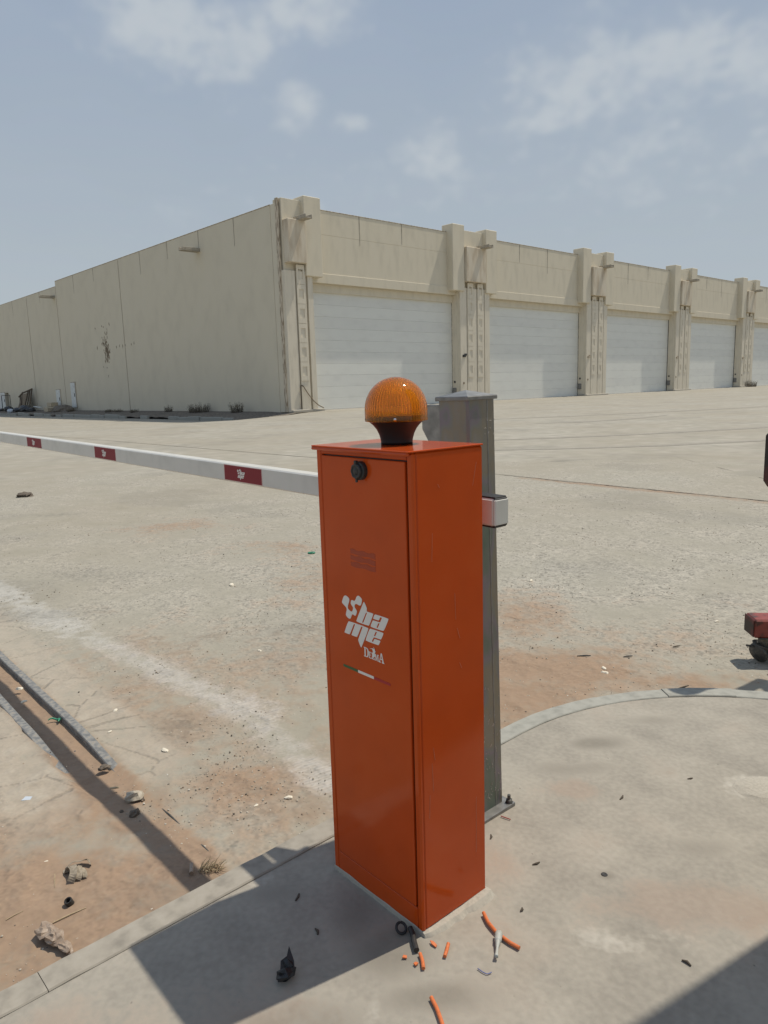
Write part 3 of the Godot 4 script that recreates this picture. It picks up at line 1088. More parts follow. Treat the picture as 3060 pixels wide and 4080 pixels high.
func spout(parent: Node, at: Vector3, out: Vector3, length: float) -> void:
	# an open concrete gutter lip: floor and two cheeks
	var st := tool()
	var b := Basis(Vector3.UP.cross(out), Vector3.UP, out)
	var xf := Transform3D(b, at)
	box(st, Vector3(-0.24, 0.0, 0), Vector3(0.24, 0.06, length), 0.01, xf)
	box(st, Vector3(-0.24, 0.06, 0), Vector3(-0.18, 0.22, length), 0.01, xf)
	box(st, Vector3(0.18, 0.06, 0), Vector3(0.24, 0.22, length), 0.01, xf)
	obj("rain_spout", st, M.spout, parent)


func shaft(parent: Node, x0: float, x1: float, grooves: Array, z0: float, z1: float, top: float) -> MeshInstance3D:
	# the pillar between ground and roof, its face cut by upright grooves
	var st := tool()
	var cut := 0.16
	box(st, Vector3(x0, 0.0, z0), Vector3(x1, top, z1 - cut))
	var at := x0
	for g in grooves:
		box(st, Vector3(at, 0.0, z1 - cut + 0.001), Vector3(g[0], top, z1), 0.012)
		at = g[0] + g[1]
	box(st, Vector3(at, 0.0, z1 - cut + 0.001), Vector3(x1, top, z1), 0.012)
	return obj("pilaster", st, M.cream_light, parent)


func make_warehouse() -> void:
	var w := thing("warehouse", "long cream concrete warehouse with a row of white roller doors behind the yard", "building", HOUSE, HOUSE_TURN)
	crew = w
	var zh := 0.54
	var zq := 0.41
	var bays := 7
	# ---- pilasters: the corner one, then one between each pair of doors
	for k in bays:
		var x := -BAY + k * BAY
		if k > 0:
			x = (k - 1) * BAY
		var first := k == 0
		var p: MeshInstance3D
		if first:
			p = shaft(w, 0.0, 1.96, [[0.72, 0.08], [1.46, 0.13]], -0.5, zq, 7.9)
		else:
			p = shaft(w, x + 14.72, x + 17.92, [[15.40 + x, 0.06], [16.48 + x, 0.06], [17.30 + x, 0.07]], -0.9, zq, 7.9)
		# sunk blocks in one or two columns
		var cols := [[0.80, 1.37]] if first else [[x + 15.50, x + 16.06], [x + 16.56, x + 17.14]]
		for c in cols:
			for r in 6:
				var y := 1.76 + r * 1.083
				obj("relief_block", relief_block(c[0], c[1], y + 0.012, y + 1.071, zq), M.cream_light, p)
		# upper wall between the horns, hanging box, horns, spout
		var ux0 := 0.12 if first else x + 15.05
		var ux1 := 1.5 if first else x + 17.45
		part_box("upper_wall", Vector3(ux0, 7.9, -0.55), Vector3(ux1, 11.77, 0.23), M.cream, p, 0.015)
		var bx0 := 0.16 if first else x + 15.13
		var bx1 := 1.42 if first else x + 17.2
		part_box("hanging_box", Vector3(bx0, 8.30, 0.1), Vector3(bx1, 10.62, 0.72), M.drip_box, p, 0.03)
		for hx in ([[1.45, 2.66]] if first else [[x + 13.89, x + 15.10], [x + 17.41, x + 18.62]]):
			part_box("horn", Vector3(hx[0], 7.66, -0.46), Vector3(hx[1], 12.01, zh), M.cream, p, 0.03)
		spout(p, Vector3(bx1 - 0.33, 10.58, 0.3), Vector3.BACK, 1.15)
		# the worn plinth
		part_box("plinth", Vector3((0.02 if first else x + 14.62), -0.06, -0.3), Vector3((2.35 if first else x + 18.15), 0.13, zq + 0.16), M.mortar, p, 0.04)
		# under the horns the pillar steps back to the lintel
	# corner: the return along the side wall, stained
	part_box("corner_return", Vector3(-0.07, 0.0, -0.12), Vector3(0.05, 11.77, 0.12), M.grime, w, 0.02)
	part_box("corner_strip", Vector3(-0.03, 0.0, -0.60), Vector3(0.35, 11.52, -0.14), M.cream_side, w, 0.01)
	# ---- facade panels and roller doors
	for k in bays - 1:
		var a := 2.66 if k == 0 else (k - 1) * BAY + 18.62
		var b := k * BAY + 13.89
		var da := 1.8 if k == 0 else (k - 1) * BAY + 17.8
		var db := k * BAY + 14.8
		var st := tool()
		box(st, Vector3(a - 0.5, 7.95, -0.45), Vector3(b + 0.5, 10.16, 0.0))
		box(st, Vector3(a - 0.5, 10.172, -0.45), Vector3(b + 0.5, 11.51, 0.0), 0.012)
		box(st, Vector3(a - 0.5, 10.15, -0.45), Vector3(b + 0.5, 10.18, -0.012))
		var wall := obj("facade_panel", st, M.cream, w)
		part_box("lintel", Vector3(da, 7.42, -0.44), Vector3(db, 7.97, 0.035), M.cream, wall, 0.015)
		part_box("coping", Vector3(a, 11.512, -0.45), Vector3(b, 11.55, 0.02), M.grime, wall, 0.01)
		# rain has run down from joints in the coping
		for f in [0.30, 0.62]:
			drip(wall, Vector3(lerpf(a, b, f), 11.5, 0.003), 1.5 + 0.4 * sin(k * 3.0 + f * 9.0), 0.09, Vector3.BACK)
		part_box("door_header", Vector3(da, 6.93, -0.62), Vector3(db, 7.415, -0.27), M.cream, wall)
		var door := Node3D.new()
		door.name = "roller_door"
		w.add_child(door, true)
		for r in 10:
			var y0 := 0.02 + r * 0.692
			var s2 := tool()
			var xf := Transform3D(Basis(Vector3.RIGHT, 0.0006 * sin(r * 5.0 + k)), Vector3(0, 0, -0.42))
			box(s2, Vector3(da, y0, -0.06), Vector3(db, y0 + 0.688, 0.0), 0.005, xf)
			obj("door_slat", s2, M.shutter if (r * 7 + k * 3) % 5 < 3 else M.shutter_b, door)
		part_box("backing", Vector3(da, 0.0, -0.58), Vector3(db, 7.0, -0.50), M.seam, door)
		part_box("bottom_bar", Vector3(da, 0.0, -0.47), Vector3(db, 0.02, -0.40), M.dark, door)
		part_box("guide_rail", Vector3(db - 0.08, 0.0, -0.46), Vector3(db + 0.02, 6.93, -0.36), M.dark, door)
		part_box("threshold", Vector3(da, -0.05, -0.5), Vector3(db, 0.015, 0.12), M.mortar, wall, 0.01)
		if k < bays - 1:
			# iron bracket, anchor holes and a chain box on the pillar beside each door
			var px := k * BAY + 14.8
			var br := tool()
			box(br, Vector3(px + 0.12, 3.18, zq), Vector3(px + 0.38, 3.34, zq + 0.10), 0.01)
			box(br, Vector3(px + 0.30, 3.28, zq), Vector3(px + 0.52, 3.42, zq + 0.06), 0.01)
			obj("iron_bracket", br, M.grime if k > 0 else M.dark, w)
			part_box("chain_box", Vector3(px - 0.18, 0.58, -0.34), Vector3(px - 0.06, 1.05, -0.02), M.steel, w, 0.02)
			part_box("anchor_plate", Vector3(px - 0.12, 1.40, -0.22), Vector3(px - 0.06, 1.54, -0.10), M.dark, w)
			part_box("anchor_plate", Vector3(px + 0.15, 1.30, zq), Vector3(px + 0.27, 1.44, zq + 0.03), M.rust_stain, w)
	# ---- the long side wall, panel by panel
	var joints := [-0.62, -21.3, -35.0, -43.1, -56.0, -70.0, -84.0]
	for k in joints.size() - 1:
		var z1: float = joints[k] - 0.05
		var z0: float = joints[k + 1] + 0.05
		var top := 11.51 if k < 2 else 11.06
		var st := tool()
		if k == 3:      # with an open doorway in it
			box(st, Vector3(0.0, -0.4, z0), Vector3(0.35, top, -53.3))
			box(st, Vector3(0.0, -0.4, -52.2), Vector3(0.35, top, z1))
			box(st, Vector3(0.0, 1.88, -53.3), Vector3(0.35, top, -52.2))
			box(st, Vector3(0.0, -0.4, -53.3), Vector3(0.35, 0.04, -52.2))
		else:
			box(st, Vector3(0.0, -0.4, z0), Vector3(0.35, top, z1), 0.015)
		var wall := obj("side_wall", st, M.cream_side, w)
		part_box("coping", Vector3(-0.02, top + 0.002, z0), Vector3(0.36, top + 0.04, z1), M.grime, wall, 0.01)
		part_box("joint_filler", Vector3(0.06, -0.4, joints[k + 1] - 0.07), Vector3(0.3, top - 0.02, joints[k + 1] + 0.07), M.seam, wall)
	for z in [-4.55, -8.85, -13.2, -17.5, -26.2, -30.6, -39.3, -47.6, -52.0]:
		drip(w, Vector3(-0.003, 11.5 if z > -35 else 11.05, z), 1.3 + 0.3 * sin(z), 0.10, Vector3.LEFT)
	spout(w, Vector3(0.1, 10.2, -8.96), Vector3.LEFT, 1.35)
	spout(w, Vector3(0.1, 10.1, -35.5), Vector3.LEFT, 1.35)
	# flaked, rust-brown patch in the render
	var pr := RandomNumberGenerator.new()
	pr.seed = 7
	var spots := tool()
	for k in 130:
		var y := 4.85 + pr.randfn(0, 0.62)
		var z := -24.9 + pr.randfn(0, 0.30) + 0.25 * sin(y * 3.0)
		if k > 118:
			z = [-22.3, -21.7, -21.2, -20.1, -19.6, -26.8, -25.4, -25.1, -22.9, -26.7, -23.9, -24.6][k - 119]
			y = [5.1, 5.05, 5.1, 5.1, 5.15, 6.8, 6.85, 6.75, 5.0, 5.2, 6.9, 3.3][k - 119]
		var poly := []
		var n := 7
		for i in n:
			var a := TAU * i / n
			var r := pr.randf_range(0.35, 1.0)
			poly.append(Vector2(cos(a) * r * pr.randf_range(0.04, 0.11), sin(a) * r * pr.randf_range(0.07, 0.22)))
		prism(spots, PackedVector2Array(poly), 0.0, 0.006, Transform3D(Basis(Vector3(0, 0, 1), Vector3.UP, Vector3(-1, 0, 0)), Vector3(-0.001, y, z)))
	var sp := obj("flaked_patch", spots, M.rust_stain, w)
	sp.set_meta("kind", "stuff")
	# steel doors in the side wall
	for d in [[-33.45, -32.42, 0.28, 2.48], [-37.3, -36.28, 0.1, 1.92], [-55.6, -53.4, 0.05, 1.9]]:
		var door2 := Node3D.new()
		door2.name = "side_door"
		w.add_child(door2, true)
		part_box("frame", Vector3(-0.05, d[2] - 0.02, d[0] - 0.08), Vector3(0.02, d[3] + 0.08, d[1] + 0.08), M.grime, door2, 0.01)
		part_box("leaf", Vector3(-0.09, d[2], d[0]), Vector3(-0.045, d[3], d[1]), M.door_white, door2, 0.01)
		part_box("handle", Vector3(-0.13, (d[2] + d[3]) * 0.45, d[1] - 0.16), Vector3(-0.09, (d[2] + d[3]) * 0.45 + 0.3, d[1] - 0.11), M.dark, door2)
	# roof and the walls nobody sees, so that the house is closed
	var rf := tool()
	var far := bays * BAY
	box(rf, Vector3(0.3, 10.3, -84.0), Vector3(far, 10.5, -0.44))
	obj("roof", rf, M.mortar, w)
	var bk := tool()
	box(bk, Vector3(0.3, -0.4, -84.3), Vector3(far, 10.6, -84.0))
	box(bk, Vector3(far, -0.4, -84.3), Vector3(far + 0.3, 11.5, -0.3))
	obj("rear_wall", bk, M.cream_side, w)
	# loose hose hung on the corner pilaster
	var hose := tool()
	tube(hose, [Vector3(0.70, 0.12, zq + 0.09), Vector3(0.70, 0.8, zq + 0.08), Vector3(0.70, 1.42, zq + 0.07), Vector3(0.76, 1.52, zq + 0.07), Vector3(0.9, 1.45, zq + 0.08)], 0.035, 8)
	lone("standpipe", hose, M.twig, "thin upright standpipe on the corner pillar of the warehouse", "pipe", HOUSE, HOUSE_TURN)
	var hose2 := tool()
	tube(hose2, [Vector3(0.9, 1.42, zq + 0.1), Vector3(1.15, 1.05, zq + 0.12), Vector3(1.5, 0.62, zq + 0.16), Vector3(1.85, 0.33, zq + 0.2), Vector3(2.2, 0.17, zq + 0.22)], 0.03, 8)
	lone("hose", hose2, M.rust_stain, "brown hose drooping from the standpipe to the foot of the corner pillar", "hose", HOUSE, HOUSE_TURN)


func drip(parent: Node, at: Vector3, length: float, width: float, out: Vector3) -> void:
	# a run of dirty water dried on the paint: a ragged strip of silt a few millimetres thick
	var st := tool()
	var r := RandomNumberGenerator.new()
	r.seed = int(absf(at.x * 37.0 + at.z * 91.0)) + 5
	var poly := PackedVector2Array()
	var n := 8
	for i in n + 1:
		poly.append(Vector2(-width * 0.5 * (1.0 - 0.6 * i / n) * r.randf_range(0.7, 1.1), -length * i / n))
	for i in range(n, -1, -1):
		poly.append(Vector2(width * 0.5 * (1.0 - 0.6 * i / n) * r.randf_range(0.7, 1.1), -length * i / n))
	var x := Vector3.UP.cross(out)
	prism(st, poly, 0.0, 0.004, Transform3D(Basis(x, Vector3.UP, out), at))
	obj("water_stain", st, M.stain, parent)


func make_gate_pillar() -> void:
	# stands just right of the frame; its shadow crosses the near corner of the island
	var t := thing("gate_pillar", "tall plastered gate pillar on the island to the right of the barrier", "pillar", Vector3(1.46, 0.0, -1.79), CAB_TURN)
	part_box("shaft", Vector3(0.0, -0.02, 0.0), Vector3(0.62, 2.72, 0.80), M.cream_side, t, 0.012)
	part_box("cap", Vector3(-0.03, 2.722, -0.03), Vector3(0.65, 2.79, 0.83), M.mortar, t, 0.015)
	part_box("foot", Vector3(-0.02, -0.01, -0.02), Vector3(0.64, 0.12, 0.82), M.mortar, t, 0.015)


# ---------------------------------------------------------------- the barrier
func emblem_polys() -> Array:
	var k := 1.0
	# the chequered flag and the four slanted letters of the maker's mark, in millimetres
	var flag := rounded(pairs([-75.5, 55, -57.5, 49.5, -59, 41, -65.5, 27.5, -63.5, 22.5, -50.5, 17.5, -45, 27, -46, 31.5, -54.5, 37, -50.5, 48.5, -38, 45, -28.5, 64, -12.3, 57.5, -13, 51, -18, 38, -36, 42.5, -41.5, 32.5, -32, 26, -32.5, 21, -37.5, 11, -48.5, 14.5, -52, 9.5, -58, -1.5, -73.5, 5, -72, 12, -68, 21.5, -71.5, 26, -86, 32.5, -85, 38], k), 2)
	var b := rounded(pairs([-5.8, 53, 3.6, 39, 2.6, 31.1, 26.2, 31.1, 9.2, -0.8, -36.8, -0.8], k), 2, 0.06)
	var bh := rounded(pairs([0.6, 28.6, 4.4, 28.6, -10.6, 1.6, -15.2, 1.6], k), 2, 0.12)
	var a := rounded(pairs([30, 31, 77, 31, 58.5, -1.4, 13.4, -1.4, 23, 15.8, 47.5, 15.8, 54.5, 28.2, 48.6, 28.2, 43.2, 19.4, 24.2, 19.4], k), 2, 0.07)
	var ah := rounded(pairs([41.6, 13.4, 46, 13.4, 38.8, 1.4, 34.6, 1.4], k), 2, 0.14)
	var m := rounded(pairs([-64.6, -5.6, 8.8, -5.6, -21.5, -60, -31.6, -43.2, -13.2, -8.2, -18.2, -8.2, -34.8, -37.4, -55.6, -37.4, -39.8, -8.2, -44.6, -8.2, -61.4, -37.4, -81.6, -37.4], k), 2, 0.06)
	var e := rounded(pairs([11.4, -5.4, 58.6, -5.4, 48.8, -22.8, 24.6, -22.8, 16.6, -34.6, 21.4, -34.6, 27, -26.1, 47, -26.1, 40, -38, -5.8, -38], k), 2, 0.07)
	var eh := rounded(pairs([31.2, -8.4, 36.4, -8.4, 29.2, -20, 24.8, -20], k), 2, 0.14)
	return [flag, with_hole(b, bh), with_hole(a, ah), m, with_hole(e, eh)]


func emblem(parent: Node, k: float, xf: Transform3D) -> void:
	var st := tool()
	for p in emblem_polys():
		prism(st, p, 0.0, 0.4, xf * Transform3D(Basis.from_scale(Vector3(k, k, 0.001)), Vector3.ZERO))
	obj("emblem", st, M.print_white, parent)


func lettering(parent: Node, text: String, x: float, y: float, height: float, z: float, squeeze := 1.0) -> void:
	var f := SystemFont.new()
	f.font_names = PackedStringArray(["Droid Serif"])
	f.font_weight = 700
	var t := TextMesh.new()
	t.font = f
	t.text = text
	t.font_size = 64
	t.pixel_size = height / (64.0 * 0.715)
	t.depth = 0.0004
	t.curve_step = 1.0
	t.horizontal_alignment = HORIZONTAL_ALIGNMENT_LEFT
	t.vertical_alignment = VERTICAL_ALIGNMENT_BOTTOM
	var o := MeshInstance3D.new()
	o.name = "lettering"
	o.mesh = t
	o.material_override = M.print_white
	parent.add_child(o, true)
	var bb := t.get_aabb()
	o.scale = Vector3(squeeze, 1, 1)
	o.position = Vector3(x - bb.position.x * squeeze, y - bb.position.y, z)


func make_barrier() -> void:
	var t := thing("barrier", "orange parking barrier with amber beacon and raised-road white boom arm on the concrete island", "barrier", CAB, CAB_TURN)
	t.set_meta("label", "orange steel barrier cabinet with amber beacon and long white boom arm on the concrete island")
	var W := 0.322
	var D := 0.21
	var H := 1.069
	# housing: folded shell with a frame round the door
	var st := tool()
	box(st, Vector3(-W, 0.006, -D), Vector3(0, H, -0.009), 0.004)
	obj("housing", st, M.orange, t)
	var fr := tool()
	box(fr, Vector3(-W, 0.004, -0.012), Vector3(-W + 0.0185, H, 0.0), 0.003)
	box(fr, Vector3(-0.0185, 0.004, -0.012), Vector3(0, H, 0.0), 0.004)
	box(fr, Vector3(-W + 0.0182, 1.0535, -0.012), Vector3(-0.0182, H, -0.0004), 0.0015)
	box(fr, Vector3(-W + 0.0182, 0.004, -0.012), Vector3(-0.0182, 0.0560, -0.0004), 0.0015)
	obj("door_frame", fr, M.orange, t)
	var dr := tool()
	box(dr, Vector3(-W + 0.0205, 0.0585, -0.0075), Vector3(-0.0225, 1.0505, 0.0006), 0.0014)
	var door := obj("door", dr, M.orange, t)
	var gap := tool()
	box(gap, Vector3(-W + 0.017, 0.053, -0.0088), Vector3(-0.017, 1.056, -0.0079))
	obj("door_gap", gap, M.black, t)
	# lid: folded sheet with a rolled lip over the door
	var ld := tool()
	box(ld, Vector3(-W - 0.002, H + 0.0002, -D), Vector3(0.0012, H + 0.0042, 0.012), 0.0012)
	box(ld, Vector3(-W - 0.002, H - 0.0062, 0.0068), Vector3(0.0012, H + 0.0008, 0.0138), 0.0028)
	obj("lid", ld, M.orange, t)
	# lock with a hanging dust cover
	var lk := tool()
	var face := Transform3D(Basis(Vector3.RIGHT, PI / 2), Vector3(-0.158, 1.0245, 0.0006))
	lathe(lk, [Vector2(0.0202, 0.0), Vector2(0.0202, 0.009), Vector2(0.0185, 0.0115), Vector2(0.0, 0.0118)], 28, face)
	var lock := obj("lock", lk, M.plastic, door)
	var lc := tool()
	var oct := Transform3D(Basis(Vector3.RIGHT, PI / 2), Vector3(-0.1595, 1.024, 0.0124))
	lathe(lc, [Vector2(0.0172, 0.0), Vector2(0.0172, 0.004), Vector2(0.015, 0.0052), Vector2(0.0128, 0.0052), Vector2(0.0120, 0.0036), Vector2(0.0075, 0.0036), Vector2(0.0068, 0.005), Vector2(0.0, 0.005)], 8, oct)
	box(lc, Vector3(-0.1635, 1.039, 0.0105), Vector3(-0.1555, 1.047, 0.0185), 0.0015)
	box(lc, Vector3(-0.163, 1.0165, 0.0172), Vector3(-0.156, 1.0185, 0.0186))
	box(lc, Vector3(-0.1625, 1.0, 0.012), Vector3(-0.1565, 1.008, 0.016), 0.001)
	obj("lock_cover", lc, M.plastic, door)
	lock.set_meta("label", "round black lock near the top of the door")
	# print on the door
	emblem(door, 0.001, Transform3D(Basis(), Vector3(-0.16, 0.68, 0.00075)))
	lettering(door, "D", -0.1722, 0.6036, 0.0222, 0.0009, 0.80)
	lettering(door, "ELM", -0.1552, 0.6042, 0.0150, 0.0009, 0.74)
	lettering(door, "A", -0.1212, 0.6036, 0.0222, 0.0009, 0.78)
	var bird := tool()
	prism(bird, PackedVector2Array(pairs([9.1, -52.6, 18.6, -50.2, 24.4, -49.8, 21.8, -45.4, 26.8, -50.3, 27.4, -55.2, 30.3, -53.9, 26.4, -59.5, 27.0, -63.8, 31.0, -66.1, 25.1, -67.7, 19.8, -73.7, 19.3, -67.0, 17.9, -61.7, 20.6, -57.6, 18.4, -51.9], 0.001)), 0.0, 0.0004, Transform3D(Basis(), Vector3(-0.16, 0.68, 0.0013)))
	obj("bird_mark", bird, M.print_white, door)
	for s in [[-0.2502, -0.1960, M.print_green], [-0.1958, -0.1402, M.print_white], [-0.1400, -0.0847, M.print_red]]:
		part_box("tricolour_stripe", Vector3(s[0], 0.5580, 0.0007), Vector3(s[1], 0.5642, 0.0011), s[2], door)
	# glue left by three peeled strips
	var glue := tool()
	for k in 3:
		var y := 0.8405 - k * 0.0142
		var up := []
		var dn := []
		for i in 13:
			var x := -0.2076 + 0.0862 * i / 12.0
			up.append(Vector2(x, y + 0.0054 + 0.0014 * sin(i * 1.3 + k * 2.0)))
			dn.append(Vector2(x, y - 0.0056 + 0.0012 * sin(i * 0.9 + k)))
		dn.reverse()
		prism(glue, PackedVector2Array(up + dn), 0.0, 0.00025, Transform3D(Basis(), Vector3(0, 0, 0.0007)))
	obj("glue_residue", glue, M.residue, door)
	# hairline scratches on the flank
	var sc := tool()
	for s in [[-0.02, 1.035, -0.188, 0.985, -0.176], [0, 0.76, -0.116, 0.70, -0.118], [0, 0.60, -0.128, 0.585, -0.135], [0, 0.43, -0.043, 0.40, -0.047], [0, 0.395, -0.038, 0.33, -0.041], [0, 0.90, -0.052, 0.84, -0.049], [0, 0.68, -0.122, 0.655, -0.130], [0, 0.26, -0.178, 0.12, -0.176], [0, 1.0, -0.07, 0.992, -0.075], [0, 0.325, -0.030, 0.27, -0.027]]:
		tube(sc, [Vector3(0.0001, s[1], s[2]), Vector3(0.0001, s[3], s[4])], 0.00032, 4, false)
	obj("scratch", sc, M.scratch, t)
	# beacon: waisted black foot, amber dome with ribs inside, lamp in the middle
	var bx := Vector3(-0.160, H + 0.0042, -0.105)
	var bf := tool()
	lathe(bf, [Vector2(0.0, 0.0), Vector2(0.0355, 0.0), Vector2(0.0352, 0.006), Vector2(0.0365, 0.014), Vector2(0.0395, 0.024), Vector2(0.0445, 0.034), Vector2(0.0515, 0.043), Vector2(0.0590, 0.0495), Vector2(0.0648, 0.0525), Vector2(0.0648, 0.0545), Vector2(0.0, 0.0545)], 48, Transform3D(Basis(), bx))
	var beacon := obj("beacon_foot", bf, M.rubber, t)
	var bd := tool()
	var outer := [Vector2(0.0, 0.0526)]
	outer = [Vector2(0.0668, 0.0515), Vector2(0.0695, 0.0522), Vector2(0.0697, 0.056), Vector2(0.0690, 0.059), Vector2(0.0692, 0.068), Vector2(0.0690, 0.078)]
	for k in range(1, 17):
		var a := PI / 2 * k / 16.0
		outer.append(Vector2(0.0690 * cos(a), 0.078 + 0.0692 * sin(a)))
	outer[outer.size() - 1].x = 0.0
	lathe(bd, outer, 96, Transform3D(Basis(), bx))
	var inner := [Vector2(0.0, 0.1445)]
	for k in range(15, -1, -1):
		var a := PI / 2 * k / 16.0
		inner.append(Vector2(0.0655 * cos(a), 0.078 + 0.0664 * sin(a)))
	inner.append_array([Vector2(0.0655, 0.06), Vector2(0.0668, 0.0515)])
	lathe(bd, inner, 240, Transform3D(Basis(), bx), 60, 0.0007)
	obj("beacon_dome", bd, M.amber, t)
	var bb := tool()
	lathe(bb, [Vector2(0.0645, 0.0546), Vector2(0.0645, 0.0625), Vector2(0.060, 0.0632), Vector2(0.0, 0.0632)], 48, Transform3D(Basis(), bx))
	obj("beacon_ring", bb, M.rubber, beacon)
	var bl := tool()
	lathe(bl, [Vector2(0.019, 0.0633), Vector2(0.019, 0.082), Vector2(0.012, 0.0835), Vector2(0.012, 0.0835)], 24, Transform3D(Basis(), bx))
	lathe(bl, [Vector2(0.010, 0.0836), Vector2(0.0135, 0.094), Vector2(0.0135, 0.108), Vector2(0.009, 0.116), Vector2(0.0, 0.119)], 24, Transform3D(Basis(), bx))
	obj("bulb", bl, M.lamp_white, beacon)
	var bp := tool()
	lathe(bp, [Vector2(0.056, 0.0634), Vector2(0.058, 0.068), Vector2(0.050, 0.0655), Vector2(0.022, 0.0640), Vector2(0.022, 0.0636)], 40, Transform3D(Basis(), bx))
	obj("reflector", bp, M.lamp_metal, beacon)
	var bs := tool()
	lathe(bs, [Vector2(0.0036, 0.0), Vector2(0.0036, 0.002), Vector2(0.0, 0.0024)], 12, Transform3D(Basis(Vector3.UP, 0.80) * Basis(Vector3.RIGHT, PI / 2), bx + Vector3(sin(0.80) * 0.0672, 0.0565, cos(0.80) * 0.0672)))
	obj("screw", bs, M.lamp_metal, beacon)
	# boom arm: hollow white section that climbs a little along its length
	var rise := 0.0098
	var lean := Transform3D(Basis(Vector3.BACK, -rise), Vector3(0, 0.9455, -0.25))
	var am := tool()
	box(am, Vector3(-5.6, -0.0625, -0.046), Vector3(-0.006, 0.0, 0.0), 0.004, lean)
	var arm := obj("boom_arm", am, M.arm, t)
	var ec := tool()
	box(ec, Vector3(-0.0068, -0.0645, -0.045), Vector3(-0.0008, 0.0015, -0.001), 0.003, lean)
	box(ec, Vector3(-0.16, 0.0005, -0.043), Vector3(-0.004, 0.0042, -0.004), 0.0012, lean)
	box(ec, Vector3(-0.16, -0.0665, -0.043), Vector3(-0.004, -0.0625, -0.003), 0.0012, lean)
	obj("rubber_strip", ec, M.rubber, arm)
	var cap := tool()
	box(cap, Vector3(-0.0064, -0.0615, -0.0465), Vector3(0.0006, -0.001, 0.0004), 0.003, lean)
	obj("end_cap", cap, M.arm, arm)
	for u in [[0.971, 1.217], [2.189, 2.447], [3.252, 3.52], [4.36, 4.62]]:
		part_sticker(arm, -u[1], -u[0], lean)
	# the shaft hub between cabinet and arm
	var hub := tool()
	lathe(hub, [Vector2(0.0, 0.0), Vector2(0.034, 0.0), Vector2(0.034, 0.042), Vector2(0.0, 0.042)], 24, Transform3D(Basis(Vector3.RIGHT, -PI / 2), Vector3(-0.16, 0.915, -D + 0.001)))
	obj("arm_hub", hub, M.zinc_plain, t)


func part_sticker(arm: Node, x0: float, x1: float, lean: Transform3D) -> void:
	var e := tool()
	box(e, Vector3(x0, -0.0585, 0.0001), Vector3(x1, -0.0035, 0.0005), 0.0, lean)
	obj("sticker_border", e, M.sticker_edge, arm)
	var s := tool()
	box(s, Vector3(x0 + 0.004, -0.0565, 0.0005), Vector3(x1 - 0.003, -0.0055, 0.0009), 0.0, lean)
	obj("sticker", s, M.sticker, arm)
	emblem(arm, 0.00031, lean * Transform3D(Basis(), Vector3((x0 + x1) * 0.5 - 0.006, -0.0325, 0.0010)))


